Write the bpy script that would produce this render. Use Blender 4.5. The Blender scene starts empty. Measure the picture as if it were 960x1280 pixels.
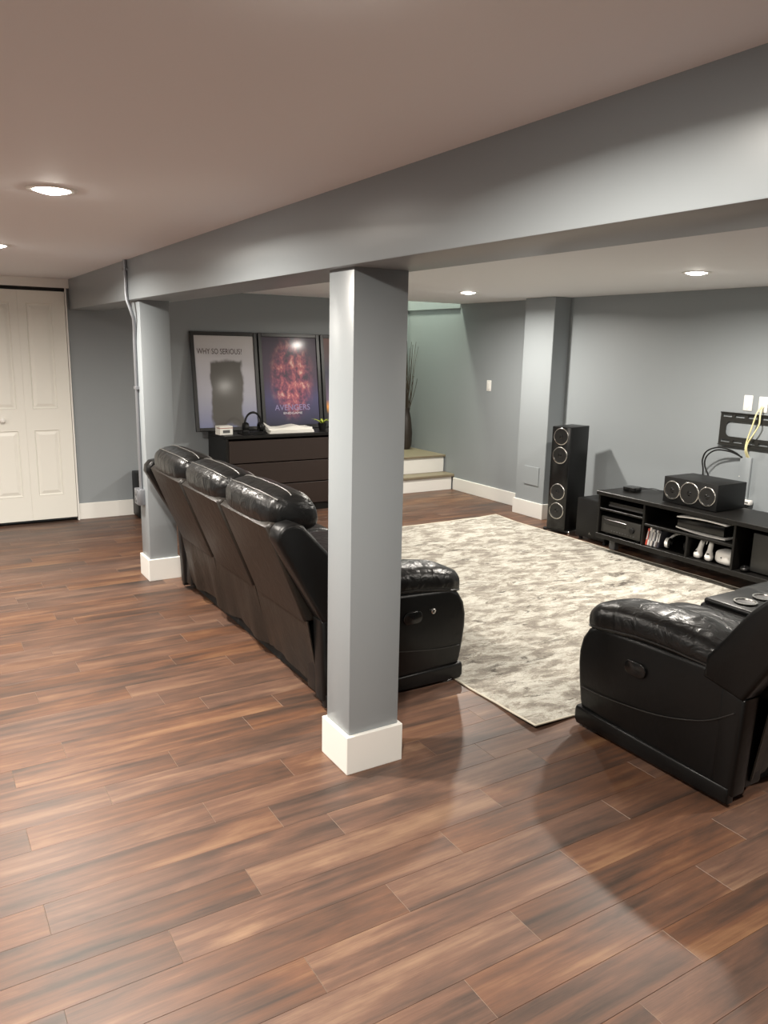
import bpy, bmesh, math, random
from mathutils import Vector, Matrix
random.seed(7)
PI = math.pi
sc = bpy.context.scene
COL = sc.collection

# ------------------------------------------------------------------ camera
CAM_H = 1.6
F_PX = 976.27
YAW, PITCH, ROLL = math.radians(31.5016), math.radians(-11.9483), math.radians(1.1844)
fw = Vector((math.sin(YAW)*math.cos(PITCH), math.cos(YAW)*math.cos(PITCH), math.sin(PITCH)))
r0 = Vector((math.cos(YAW), -math.sin(YAW), 0))
u0 = r0.cross(fw)
RT = r0*math.cos(ROLL) + u0*math.sin(ROLL)
UP = -r0*math.sin(ROLL) + u0*math.cos(ROLL)
cd = bpy.data.cameras.new('camera')
cd.sensor_fit = 'VERTICAL'
cd.sensor_height = 36.0
cd.lens = F_PX/1280*36.0
cd.clip_start = 0.05
cam = bpy.data.objects.new('camera', cd)
COL.objects.link(cam)
m = Matrix((RT, UP, -fw)).transposed().to_4x4()
m.translation = Vector((0, 0, CAM_H))
cam.matrix_world = m
sc.camera = cam

def pix(p):
    d = Vector(p) - Vector((0, 0, CAM_H))
    k = d.dot(fw)
    if k < 0.05: return None
    return (480 + F_PX*d.dot(RT)/k, 640 - F_PX*d.dot(UP)/k)

# ------------------------------------------------------------------ world, exposure
w = bpy.data.worlds.new('world'); sc.world = w
w.use_nodes = True
w.node_tree.nodes['Background'].inputs[0].default_value = (0.5, 0.52, 0.55, 1)
w.node_tree.nodes['Background'].inputs[1].default_value = 0.02
sc.view_settings.view_transform = 'Standard'
sc.view_settings.look = 'None'
sc.view_settings.exposure = 0.14
sc.view_settings.gamma = 1.0
sc.view_settings.use_curve_mapping = False
sc.cycles.use_denoising = True
sc.cycles.max_bounces = 10
sc.cycles.diffuse_bounces = 6
sc.cycles.sample_clamp_indirect = 6.0

LAMP_W = 58.0            # power of one recessed ceiling lamp left of the beam
LAMP_W2 = 52.0           # and in the television room
LAMP_COL = (1.0, 0.935, 0.845)
LENS_E = 140.0

# ------------------------------------------------------------------ materials
def mat(name, col, rough=0.5, spec=0.5, metal=0.0, coat=0.0):
    M = bpy.data.materials.new(name); M.use_nodes = True
    p = M.node_tree.nodes['Principled BSDF']
    p.inputs['Base Color'].default_value = (*col, 1)
    p.inputs['Roughness'].default_value = rough
    p.inputs['Specular IOR Level'].default_value = spec
    p.inputs['Metallic'].default_value = metal
    p.inputs['Coat Weight'].default_value = coat
    p.inputs['Coat Roughness'].default_value = 0.05
    return M
def N(M, t, **kw):
    n = M.node_tree.nodes.new(t)
    for k, v in kw.items():
        if k in n.inputs.keys(): n.inputs[k].default_value = v
        else: setattr(n, k, v)
    return n
def L(M, a, b): M.node_tree.links.new(a, b)
def P(M): return M.node_tree.nodes['Principled BSDF']
def ramp(M, stops, interp='LINEAR'):
    n = M.node_tree.nodes.new('ShaderNodeValToRGB')
    cr = n.color_ramp; cr.interpolation = interp
    while len(cr.elements) < len(stops): cr.elements.new(0.5)
    for e, (p_, c) in zip(cr.elements, stops):
        e.position = p_; e.color = (*c, 1) if len(c) == 3 else c
    return n
def bumped(M, scale, strength, dist=0.002, detail=4, coord='Object', stretch=None, rough=None):
    tc = N(M, 'ShaderNodeTexCoord')
    src = tc.outputs[coord]
    if stretch:
        mp = N(M, 'ShaderNodeMapping'); mp.inputs['Scale'].default_value = stretch
        L(M, src, mp.inputs[0]); src = mp.outputs[0]
    n = N(M, 'ShaderNodeTexNoise', Scale=scale, Detail=detail)
    L(M, src, n.inputs['Vector'])
    b = N(M, 'ShaderNodeBump', Strength=strength, Distance=dist)
    L(M, n.outputs['Fac'], b.inputs['Height'])
    L(M, b.outputs[0], P(M).inputs['Normal'])
    if rough:
        mr = N(M, 'ShaderNodeMapRange'); mr.inputs['To Min'].default_value = rough[0]; mr.inputs['To Max'].default_value = rough[1]
        L(M, n.outputs['Fac'], mr.inputs['Value']); L(M, mr.outputs[0], P(M).inputs['Roughness'])
    return M

PAINT = (0.272, 0.297, 0.312)
m_wall = bumped(mat('grey_paint', PAINT, 0.48, 0.4), 90, 0.12, 0.001)
m_beam = bumped(mat('grey_satin_paint', PAINT, 0.36, 0.5), 7, 0.16, 0.006, 5)
m_ceil = bumped(mat('ceiling_paint', (0.84, 0.845, 0.865), 0.7, 0.3), 120, 0.08, 0.001)
m_white = bumped(mat('white_trim_paint', (0.80, 0.79, 0.75), 0.35), 60, 0.05, 0.0005)
m_door = bumped(mat('white_door_paint', (0.78, 0.77, 0.71), 0.4), 70, 0.08, 0.0008, stretch=(1, 1, 0.15))
m_dark = mat('dark_gap', (0.01, 0.01, 0.01), 0.9)
m_sub = mat('subfloor', (0.06, 0.04, 0.03), 0.9)
m_metal = bumped(mat('galvanised_metal', (0.28, 0.29, 0.31), 0.45, 0.5, 0.7), 30, 0.1)
m_black = bumped(mat('black_vinyl_wrap', (0.005, 0.005, 0.005), 0.42, 0.3), 200, 0.1, 0.0005)
m_bwood = bumped(mat('black_wood_foil', (0.006, 0.0055, 0.005), 0.38, 0.3), 60, 0.15, 0.0006, stretch=(0.06, 1, 1))
m_drawer = bumped(mat('dark_brown_wood', (0.026, 0.017, 0.014), 0.42, 0.35), 60, 0.2, 0.0006, stretch=(0.06, 1, 1))
m_gloss = mat('gloss_black', (0.006, 0.006, 0.006), 0.18)
m_plastic = mat('black_plastic', (0.007, 0.007, 0.007), 0.5, 0.3)
m_greyp = mat('grey_plastic', (0.10, 0.10, 0.10), 0.5)
m_whitep = mat('white_plastic', (0.80, 0.79, 0.76), 0.4)
m_chrome = mat('satin_chrome', (0.62, 0.61, 0.58), 0.25, 0.5, 1.0)
m_cone = bumped(mat('speaker_cone', (0.012, 0.012, 0.012), 0.3), 60, 0.1)
m_yel = mat('pale_yellow_cable', (0.80, 0.74, 0.42), 0.5)
m_mount = mat('black_powder_coat', (0.016, 0.016, 0.014), 0.45)
m_paper = bumped(mat('white_paper', (0.78, 0.77, 0.72), 0.7), 20, 0.2, 0.004)
m_bark = bumped(mat('dry_twig', (0.06, 0.045, 0.032), 0.7), 40, 0.4)
m_vase = mat('dark_vase', (0.03, 0.022, 0.018), 0.4)
m_leaf = mat('yellow_green_leaf', (0.45, 0.55, 0.08), 0.5)
m_print = mat('poster_print_white', (0.72, 0.70, 0.74), 0.5)
m_printk = mat('poster_print_dark', (0.05, 0.025, 0.025), 0.5)
m_printv = mat('poster_print_violet', (0.26, 0.22, 0.42), 0.5)
m_frame = mat('black_frame', (0.014, 0.014, 0.014), 0.35)
m_tread = bumped(mat('stair_tread_vinyl', (0.20, 0.165, 0.11), 0.5), 25, 0.2, 0.001, stretch=(1, 4, 1))
m_stitch = mat('pale_stitching', (0.085, 0.082, 0.076), 0.4)
m_seam = mat('stitching', (0.022, 0.021, 0.02), 0.35)

def leather(name, col, rough, wr=0.45, spec=0.42):
    M = mat(name, col, rough, spec)
    tc = N(M, 'ShaderNodeTexCoord')
    n1 = N(M, 'ShaderNodeTexNoise', Scale=13.0, Detail=3.0, Distortion=0.8); L(M, tc.outputs['Object'], n1.inputs['Vector'])
    n2 = N(M, 'ShaderNodeTexVoronoi', Scale=260.0); L(M, tc.outputs['Object'], n2.inputs['Vector'])
    b1 = N(M, 'ShaderNodeBump', Strength=wr, Distance=0.02); L(M, n1.outputs['Fac'], b1.inputs['Height'])
    b2 = N(M, 'ShaderNodeBump', Strength=0.12, Distance=0.001); L(M, n2.outputs['Distance'], b2.inputs['Height'])
    L(M, b1.outputs[0], b2.inputs['Normal']); L(M, b2.outputs[0], P(M).inputs['Normal'])
    return M
m_leather = leather('black_leather', (0.006, 0.006, 0.006), 0.33)
m_leather_back = leather('black_back_vinyl', (0.014, 0.011, 0.0085), 0.42, 0.2, 0.36)
m_leather_flat = leather('black_smooth_leather', (0.004, 0.004, 0.004), 0.36, 0.08, 0.3)
m_fabric = mat('black_dust_cloth', (0.008, 0.008, 0.008), 0.9)

def wood(M, rnd, coord):
    # streaky brown vinyl plank: coord in metres, x along the plank
    sh = N(M, 'ShaderNodeVectorMath', operation='SCALE'); cmb = N(M, 'ShaderNodeCombineXYZ')
    mul = N(M, 'ShaderNodeMath', operation='MULTIPLY'); mul.inputs[1].default_value = 97.0
    L(M, rnd, mul.inputs[0]); 
    for i in range(3): L(M, mul.outputs[0], cmb.inputs[i])
    add = N(M, 'ShaderNodeVectorMath', operation='ADD'); L(M, coord, add.inputs[0]); L(M, cmb.outputs[0], add.inputs[1])
    def noise(scale, st, det, rg=0.55, dist=0.0):
        mp = N(M, 'ShaderNodeMapping'); mp.inputs['Scale'].default_value = st; L(M, add.outputs[0], mp.inputs[0])
        n = N(M, 'ShaderNodeTexNoise', Scale=scale, Detail=det, Roughness=rg, Distortion=dist); L(M, mp.outputs[0], n.inputs['Vector'])
        return n.outputs['Fac']
    broad = noise(1.0, (1.7, 8.0, 1), 5, 0.62, 0.35)      # dark clouds along the board
    streak = noise(1.0, (0.9, 34.0, 1), 5, 0.6, 0.25)
    grain = noise(1.0, (9.0, 420.0, 1), 4, 0.65, 0.2)
    c1 = ramp(M, [(0.32, (0.036, 0.026, 0.021)), (0.42, (0.070, 0.042, 0.031)), (0.53, (0.122, 0.063, 0.041)), (0.68, (0.215, 0.125, 0.074))])
    mx = N(M, 'ShaderNodeMix', data_type='FLOAT'); mx.inputs[0].default_value = 0.36
    L(M, broad, mx.inputs[2]); L(M, streak, mx.inputs[3])
    # each board a little lighter or darker
    off = N(M, 'ShaderNodeMapRange'); off.inputs['To Min'].default_value = -0.015; off.inputs['To Max'].default_value = 0.015
    L(M, rnd, off.inputs['Value'])
    sm = N(M, 'ShaderNodeMath', operation='ADD'); L(M, mx.outputs[0], sm.inputs[0]); L(M, off.outputs[0], sm.inputs[1])
    L(M, sm.outputs[0], c1.inputs[0])
    g = ramp(M, [(0.35, (0.86, 0.86, 0.86)), (0.62, (1.06, 1.06, 1.06))]); L(M, grain, g.inputs[0])
    mm = N(M, 'ShaderNodeMix', data_type='RGBA', blend_type='MULTIPLY'); mm.inputs[0].default_value = 1.0
    L(M, c1.outputs[0], mm.inputs[6]); L(M, g.outputs[0], mm.inputs[7])
    # tone: some boards greyer, some redder
    hs = N(M, 'ShaderNodeHueSaturation'); fr = N(M, 'ShaderNodeMath', operation='FRACT'); m2 = N(M, 'ShaderNodeMath', operation='MULTIPLY'); m2.inputs[1].default_value = 7.31
    L(M, rnd, m2.inputs[0]); L(M, m2.outputs[0], fr.inputs[0])
    sr = N(M, 'ShaderNodeMapRange'); sr.inputs['To Min'].default_value = 0.90; sr.inputs['To Max'].default_value = 1.12; L(M, fr.outputs[0], sr.inputs['Value'])
    L(M, sr.outputs[0], hs.inputs['Saturation']); L(M, mm.outputs[2], hs.inputs['Color'])
    L(M, hs.outputs[0], P(M).inputs['Base Color'])
    rr = N(M, 'ShaderNodeMapRange'); rr.inputs['To Min'].default_value = 0.36; rr.inputs['To Max'].default_value = 0.50; L(M, grain, rr.inputs['Value'])
    L(M, rr.outputs[0], P(M).inputs['Roughness'])
    b = N(M, 'ShaderNodeBump', Strength=0.12, Distance=0.0008); L(M, grain, b.inputs['Height']); L(M, b.outputs[0], P(M).inputs['Normal'])
m_plank = mat('brown_vinyl_plank', (0.15, 0.08, 0.05), 0.4, 0.38)
oi = N(m_plank, 'ShaderNodeObjectInfo'); tc_ = N(m_plank, 'ShaderNodeTexCoord')
wood(m_plank, oi.outputs['Random'], tc_.outputs['Object'])
m_plank2 = mat('brown_vinyl_plank_joined', (0.15, 0.08, 0.05), 0.4, 0.38)
at_ = N(m_plank2, 'ShaderNodeAttribute', attribute_name='rnd'); tc_ = N(m_plank2, 'ShaderNodeTexCoord')
wood(m_plank2, at_.outputs['Fac'], tc_.outputs['Object'])

m_pedge = mat('plank_edge_highlight', (0.19, 0.13, 0.095), 0.5)  # paler tan paints the thin highlight on the plank-end bevels
m_rug = mat('distressed_rug', (0.5, 0.46, 0.38), 0.95, 0.1)
def rug_nodes(M):
    tc = N(M, 'ShaderNodeTexCoord')
    def noise(scale, st, det, rg=0.6, dist=0.0):
        mp = N(M, 'ShaderNodeMapping'); mp.inputs['Scale'].default_value = st; L(M, tc.outputs['Object'], mp.inputs[0])
        n = N(M, 'ShaderNodeTexNoise', Scale=scale, Detail=det, Roughness=rg, Distortion=dist); L(M, mp.outputs[0], n.inputs['Vector'])
        return n.outputs['Fac']
    a = noise(6.6, (0.8, 1.6, 1), 10, 0.74, 0.5)
    r1 = ramp(M, [(0.40, (0.21, 0.19, 0.165)), (0.475, (0.29, 0.265, 0.225)), (0.505, (0.42, 0.40, 0.350)), (0.60, (0.52, 0.505, 0.450))]); L(M, a, r1.inputs[0])
    b = noise(7.0, (0.7, 2.0, 1), 10, 0.74, 0.7)
    r2 = ramp(M, [(0.0, (0, 0, 0)), (0.550, (0, 0, 0)), (0.605, (1, 1, 1))]); L(M, b, r2.inputs[0])
    c = noise(1.3, (1, 1, 1), 3)
    r3 = ramp(M, [(0.38, (0, 0, 0)), (0.55, (1, 1, 1))]); L(M, c, r3.inputs[0])
    mk = N(M, 'ShaderNodeMath', operation='MULTIPLY'); L(M, r2.outputs[0], mk.inputs[0]); L(M, r3.outputs[0], mk.inputs[1])
    mk2 = N(M, 'ShaderNodeMath', operation='MULTIPLY'); L(M, mk.outputs[0], mk2.inputs[0]); mk2.inputs[1].default_value = 0.9
    mx = N(M, 'ShaderNodeMix', data_type='RGBA'); L(M, mk2.outputs[0], mx.inputs[0]); L(M, r1.outputs[0], mx.inputs[6]); mx.inputs[7].default_value = (0.075, 0.066, 0.058, 1)
    e = noise(9.0, (1.0, 2.0, 1), 6, 0.7, 1.0)
    r4 = ramp(M, [(0.50, (0, 0, 0)), (0.56, (1, 1, 1))]); L(M, e, r4.inputs[0])
    mk3 = N(M, 'ShaderNodeMath', operation='MULTIPLY'); L(M, r4.outputs[0], mk3.inputs[0]); mk3.inputs[1].default_value = 0.5
    mx2 = N(M, 'ShaderNodeMix', data_type='RGBA'); L(M, mk3.outputs[0], mx2.inputs[0]); L(M, mx.outputs[2], mx2.inputs[6]); mx2.inputs[7].default_value = (0.32, 0.30, 0.26, 1)
    f = noise(170, (1, 1, 1), 3)
    r5 = ramp(M, [(0.3, (0.80, 0.80, 0.80)), (0.7, (1.15, 1.15, 1.15))]); L(M, f, r5.inputs[0])
    mm = N(M, 'ShaderNodeMix', data_type='RGBA', blend_type='MULTIPLY'); mm.inputs[0].default_value = 1.0
    L(M, mx2.outputs[2], mm.inputs[6]); L(M, r5.outputs[0], mm.inputs[7])
    L(M, mm.outputs[2], P(M).inputs['Base Color'])
    bb = N(M, 'ShaderNodeBump', Strength=0.5, Distance=0.004); L(M, f, bb.inputs['Height']); L(M, bb.outputs[0], P(M).inputs['Normal'])
rug_nodes(m_rug)

m_lens = mat('lamp_lens', (1, 1, 1), 0.4)
P(m_lens).inputs['Emission Color'].default_value = (1.0, 0.94, 0.84, 1)
P(m_lens).inputs['Emission Strength'].default_value = LENS_E

m_shade = mat('lamp_shade', (1, 1, 1), 0.4)
P(m_shade).inputs['Emission Color'].default_value = (0.93, 1.0, 0.80, 1)
P(m_shade).inputs['Emission Strength'].default_value = 12.0

# ------------------------------------------------------------------ mesh helpers
class MB:
    def __init__(s): s.bm = bmesh.new()
    def box(s, x0, x1, y0, y1, z0, z1, b=0.0, seg=2):
        r = bmesh.ops.create_cube(s.bm, size=1.0)
        vs = r['verts']
        for v in vs:
            v.co.x = x0 + (v.co.x + 0.5)*(x1 - x0); v.co.y = y0 + (v.co.y + 0.5)*(y1 - y0); v.co.z = z0 + (v.co.z + 0.5)*(z1 - z0)
        if b > 0:
            es = list({e for v in vs for e in v.link_edges})
            bmesh.ops.bevel(s.bm, geom=es, offset=b, segments=seg, affect='EDGES', profile=0.5)
        return s
    def prism(s, poly, a0, a1, plane='xz', b=0.0, seg=2):
        # poly: 2-D outline, extruded along the third axis from a0 to a1
        def mk(p, a):
            if plane == 'xz': return (p[0], a, p[1])
            if plane == 'yz': return (a, p[0], p[1])
            return (p[0], p[1], a)
        v0 = [s.bm.verts.new(mk(p, a0)) for p in poly]; v1 = [s.bm.verts.new(mk(p, a1)) for p in poly]
        n = len(poly); fs = []
        fs.append(s.bm.faces.new(v0)); fs.append(s.bm.faces.new(v1[::-1]))
        for i in range(n): fs.append(s.bm.faces.new((v0[(i+1) % n], v0[i], v1[i], v1[(i+1) % n])))
        bmesh.ops.recalc_face_normals(s.bm, faces=fs)
        if b > 0:
            es = list(set(fs[0].edges) | set(fs[1].edges))
            bmesh.ops.bevel(s.bm, geom=es, offset=b, segments=seg, affect='EDGES', profile=0.5)
        return s
    def lathe(s, prof, c=(0, 0, 0), axis='z', n=24, cap=True):
        # prof: (radius, height) pairs
        rings = []
        for r, h in prof:
            ring = []
            for i in range(n):
                a = 2*PI*i/n
                u, v = r*math.cos(a), r*math.sin(a)
                p = {'z': (u, v, h), 'x': (h, u, v), 'y': (u, h, v)}[axis]
                ring.append(s.bm.verts.new((c[0]+p[0], c[1]+p[1], c[2]+p[2])))
            rings.append(ring)
        fs = []
        for a, b in zip(rings, rings[1:]):
            for i in range(n): fs.append(s.bm.faces.new((a[i], a[(i+1) % n], b[(i+1) % n], b[i])))
        if cap:
            fs.append(s.bm.faces.new(rings[0][::-1])); fs.append(s.bm.faces.new(rings[-1]))
        bmesh.ops.recalc_face_normals(s.bm, faces=fs)
        return s
    def tube(s, pts, r, n=8, taper=None):
        pts = [Vector(p) for p in pts]
        rings = []; up = Vector((0.123, 0.456, 0.88)).normalized()
        for i, p in enumerate(pts):
            t = (pts[min(i+1, len(pts)-1)] - pts[max(i-1, 0)]).normalized()
            a = t.cross(up)
            if a.length < 1e-3: a = t.cross(Vector((1, 0, 0)))
            a.normalize(); b = t.cross(a)
            up = b if abs(b.dot(up)) > 0.3 and b.dot(up) > 0 else up
            rr = r if taper is None else r*(1 + (taper - 1)*i/(len(pts)-1))
            rings.append([s.bm.verts.new(p + a*rr*math.cos(2*PI*k/n) + b*rr*math.sin(2*PI*k/n)) for k in range(n)])
        fs = []
        for a, b in zip(rings, rings[1:]):
            # align the rings so that the tube does not twist
            best = min(range(n), key=lambda q: sum((a[k].co - b[(k+q) % n].co).length for k in range(n)))
            b2 = [b[(k+best) % n] for k in range(n)]
            b[:] = b2
            for i in range(n): fs.append(s.bm.faces.new((a[i], a[(i+1) % n], b[(i+1) % n], b[i])))
        fs.append(s.bm.faces.new(rings[0][::-1])); fs.append(s.bm.faces.new(rings[-1]))
        bmesh.ops.recalc_face_normals(s.bm, faces=fs)
        return s
    def loft(s, prof, a0, a1, nsec=14, p=4.0, minscale=0.55, center=None, axis='y', sag=None, jit=0.0, seed=1):
        # closed profile swept along an axis, shrinking softly towards both ends
        rnd = random.Random(seed)
        cx = center[0] if center else sum(q[0] for q in prof)/len(prof)
        cz = center[1] if center else sum(q[1] for q in prof)/len(prof)
        rings = []
        for i in range(nsec):
            u = -1 + 2*i/(nsec-1)
            u = math.copysign(abs(u)**0.6, u)
            f = max(0.0, 1 - abs(u)**p)**(1/p)
            f = minscale + (1 - minscale)*f
            a = a0 + (a1 - a0)*(u + 1)/2
            ring = []
            for q in prof:
                x = cx + (q[0]-cx)*f + rnd.uniform(-jit, jit); z = cz + (q[1]-cz)*f + rnd.uniform(-jit, jit)
                if sag: z += sag(a)
                ring.append(s.bm.verts.new((x, a, z) if axis == 'y' else (a, x, z)))
            rings.append(ring)
        n = len(prof); fs = []
        for a, b in zip(rings, rings[1:]):
            for i in range(n): fs.append(s.bm.faces.new((a[i], a[(i+1) % n], b[(i+1) % n], b[i])))
        fs.append(s.bm.faces.new(rings[0][::-1])); fs.append(s.bm.faces.new(rings[-1]))
        bmesh.ops.recalc_face_normals(s.bm, faces=fs)
        return [[v.co.copy() for v in r] for r in rings]
    def build(s, name, material, parent=None, smooth=35, loc=None, sub=0, mod=None):
        me = bpy.data.meshes.new(name)
        s.bm.to_mesh(me); s.bm.free()
        if smooth:
            me.shade_smooth()
            me.set_sharp_from_angle(angle=math.radians(smooth))
        me.materials.append(material)
        o = bpy.data.objects.new(name, me); COL.objects.link(o)
        if loc: o.location = loc
        if parent: o.parent = parent
        if sub:
            md = o.modifiers.new('soft', 'SUBSURF'); md.levels = sub; md.render_levels = sub
        return o
def tag(o, label, cat, group=None, kind=None):
    o['label'] = label; o['category'] = cat
    if group: o['group'] = group
    if kind: o['kind'] = kind
    return o
def thing(name, label, cat, loc=(0, 0, 0), rz=0.0, group=None, kind=None):
    o = bpy.data.objects.new(name, None); COL.objects.link(o)
    o.location = loc; o.rotation_euler = (0, 0, rz); o.empty_display_size = 0.1
    return tag(o, label, cat, group, kind)
def copy_tree(o, parent=None):
    c = o.copy(); COL.objects.link(c); c.parent = parent
    for ch in list(o.children): copy_tree(ch, c)
    return c
def rrect(cx, cz, w, h, r, n=5):
    pts = []
    for (sx, sz, a0) in ((1, 1, 0), (-1, 1, 90), (-1, -1, 180), (1, -1, 270)):
        for k in range(n+1):
            a = math.radians(a0 + 90*k/n)
            pts.append((cx + sx*(w/2 - r) + r*math.cos(a), cz + sz*(h/2 - r) + r*math.sin(a)))
    return pts
def text_mesh(txt, size, material, parent, matrix, name='lettering', extrude=0.0004, align='CENTER'):
    cu = bpy.data.curves.new('t', 'FONT'); cu.body = txt; cu.size = size; cu.align_x = align; cu.extrude = extrude; cu.resolution_u = 3
    ob = bpy.data.objects.new('t', cu); COL.objects.link(ob)
    me = bpy.data.meshes.new_from_object(ob.evaluated_get(bpy.context.evaluated_depsgraph_get()))
    bpy.data.objects.remove(ob); bpy.data.curves.remove(cu)
    me.name = name; me.materials.clear(); me.materials.append(material)
    o = bpy.data.objects.new(name, me); COL.objects.link(o)
    if parent: o.parent = parent
    o.matrix_local = matrix
    return o

# ------------------------------------------------------------------ room shell
XL, XR, YN, YB = -2.4, 5.34, -1.2, 7.39          # left wall, television wall, wall behind the camera, far wall
ZC1, ZC2 = 2.11, 2.078                            # ceilings left of the beam and over the television room
BX0, BX1, BZ = 1.287, 1.567, 1.86                 # beam
ST_X0, ST_Y0, ST_Y1, ST_Z = 4.32, 7.18, 8.26, 3.7 # stairwell

fl = MB().box(XL-0.1, XR+0.1, YN-0.1, YB+0.1, -0.12, -0.010).build('floor', m_sub, smooth=0)
tag(fl, 'brown wood-look plank floor laid crosswise through the whole basement', 'floor', kind='structure')
# planks: rows along x; the joints seen in the photograph set each row's offset
PW, PL, RY = 0.1385, 0.92, 1.216
OFF = {-2: 1.44, -1: 1.697, 0: 2.022, 1: 1.371, 2: 0.777, 3: 1.117, 4: 0.493, 5: 0.773, 6: 0.21, 7: 0.967, 8: 0.776, 9: 0.215, 10: 0.498, 11: 0.772,
       12: 0.218, 13: 0.416, 14: 1.037, 15: 0.88, 16: 0.769, 17: 0.393, 18: 1.055, 19: 0.62, 20: 0.28}
RUG = (2.19, 4.84, 2.29, 5.80)
planks = []
r_lo = math.floor((YN - RY)/PW); r_hi = math.ceil((YB - RY)/PW)
for i in range(r_lo, r_hi):
    ya, yb = max(YN, RY + i*PW), min(YB, RY + (i+1)*PW)
    if yb - ya < 0.01: continue
    off = OFF.get(i, random.random()*PL)
    k0 = math.floor((XL - off)/PL)
    x = off + k0*PL
    while x < XR:
        xa, xb = max(XL, x), min(XR, x + PL)
        if xb - xa > 0.02: planks.append((xa, xb, ya, yb))
        x += PL
def plank_area(p):
    xa, xb, ya, yb = p
    if xa > RUG[0] and xb < RUG[1] and ya > RUG[2] and yb < RUG[3]: return 0
    n = 0; nx, ny = 8, 3
    cs = [pix((X, Y, 0)) for X in (xa, xb) for Y in (ya, yb)]
    if any(c is None for c in cs): return 0
    for a in range(nx):
        for b in range(ny):
            X = xa + (xb-xa)*(a+0.5)/nx; Y = ya + (yb-ya)*(b+0.5)/ny
            q = pix((X, Y, 0))
            if q and 0 <= q[0] <= 960 and 0 <= q[1] <= 1280 and not (RUG[0] < X < RUG[1] and RUG[2] < Y < RUG[3]): n += 1
    a, b, c, d = cs
    area = abs((d[0]-a[0])*(c[1]-b[1]) - (d[1]-a[1])*(c[0]-b[0]))/2
    return area*n/(nx*ny)
order = sorted(range(len(planks)), key=lambda i: -plank_area(planks[i]))
single = [i for i in order[:300] if plank_area(planks[i]) > 0]
sset = set(single)
GAP = 0.0002
pl_cache = {}
def plank_mesh(wd, dp):
    key = (round(wd, 3), round(dp, 4))
    if key not in pl_cache:
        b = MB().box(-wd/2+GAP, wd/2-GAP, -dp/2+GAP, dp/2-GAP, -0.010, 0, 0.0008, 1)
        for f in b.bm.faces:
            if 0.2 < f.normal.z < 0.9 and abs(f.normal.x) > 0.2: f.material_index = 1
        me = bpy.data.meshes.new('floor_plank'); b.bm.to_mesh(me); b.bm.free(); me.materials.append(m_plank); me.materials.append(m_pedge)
        pl_cache[key] = me
    return pl_cache[key]
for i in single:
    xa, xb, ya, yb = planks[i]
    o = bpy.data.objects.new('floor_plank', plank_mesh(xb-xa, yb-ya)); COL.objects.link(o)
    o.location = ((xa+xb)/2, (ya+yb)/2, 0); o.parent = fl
rest = MB(); 
rl = rest.bm.faces.layers.float.new('rnd')
for i, (xa, xb, ya, yb) in enumerate(planks):
    if i in sset: continue
    n0 = len(rest.bm.faces)
    vs = [rest.bm.verts.new(p) for p in ((xa+GAP, ya+GAP, -0.0006), (xb-GAP, ya+GAP, -0.0006), (xb-GAP, yb-GAP, -0.0006), (xa+GAP, yb-GAP, -0.0006))]
    lo = [rest.bm.verts.new((v.co.x, v.co.y, -0.010)) for v in vs]
    rv = random.random()
    fs = [rest.bm.faces.new(vs)] + [rest.bm.faces.new((vs[k], lo[k], lo[(k+1) % 4], vs[(k+1) % 4])) for k in range(4)]
    for f in fs: f[rl] = rv
ro = rest.build('floor_planks_far', m_plank2, fl, smooth=0); ro['kind'] = 'stuff'

cl = MB()
cl.box(XL-0.1, BX0+0.02, YN-0.1, YB+0.1, ZC1, ZC1+0.12)
cl.box(BX1-0.02, XR+0.12, YN-0.1, ST_Y0, ZC2, ZC2+0.14)
cl.box(BX1-0.02, ST_X0, ST_Y0, YB+0.1, ZC2, ZC2+0.14)
tag(cl.build('ceiling', m_ceil, smooth=0), 'flat off-white painted ceiling over the basement', 'ceiling', kind='structure')
bmx = MB().box(BX0, BX1, YN-0.1, YB+0.02, BZ, ZC1+0.05, 0.004, 2)
tag(bmx.build('beam', m_beam), 'long grey painted boxed ceiling beam running over the posts', 'beam', kind='structure')

wb = MB()
wb.box(1.262, ST_X0, YB, YB+0.1, 0, 2.2)
wb.box(XL-0.1, -0.30, YB, YB+0.1, 0, 2.2)
wb.box(-0.31, 1.27, YB+0.06, YB+0.16, 0, 2.2)
tag(wb.build('wall_back', m_wall, smooth=0), 'grey painted far wall behind the leaning posters', 'wall', kind='structure')
wr = MB()
wr.box(XR, XR+0.1, YN-0.1, ST_Y0, 0, 2.2)
tag(wr.build('wall_right', m_wall, smooth=0), 'grey painted television wall with the empty bracket', 'wall', kind='structure')
tag(MB().box(XL-0.1, XL, YN-0.1, YB+0.1, 0, 2.2).build('wall_left', m_wall, smooth=0), 'grey painted wall outside the left edge of view', 'wall', kind='structure')
tag(MB().box(XL-0.1, XR+0.1, YN-0.1, YN, 0, 2.2).build('wall_front', m_wall, smooth=0), 'grey painted wall behind the viewer', 'wall', kind='structure')
ws = MB()
ws.box(XR+0.015, XR+0.12, ST_Y0, ST_Y1, 0, 2.035)
ws.box(XR-0.005, XR+0.12, ST_Y0, ST_Y1, 2.035, ST_Z)
ws.box(2.2, XR+0.12, ST_Y1, ST_Y1+0.1, 0, ST_Z)
ws.box(2.1, 2.2, YB+0.1, ST_Y1+0.1, 0, ST_Z)
ws.box(2.2, XR+0.12, ST_Y0-0.08, ST_Y0-0.0, ZC2+0.14, ST_Z)
ws.box(2.2, ST_X0, ST_Y0, YB+0.1, ZC2+0.14, ST_Z)
tag(ws.build('wall_stairwell', m_wall, smooth=0), 'grey wall of the stairwell above the two steps', 'wall', kind='structure')
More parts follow.
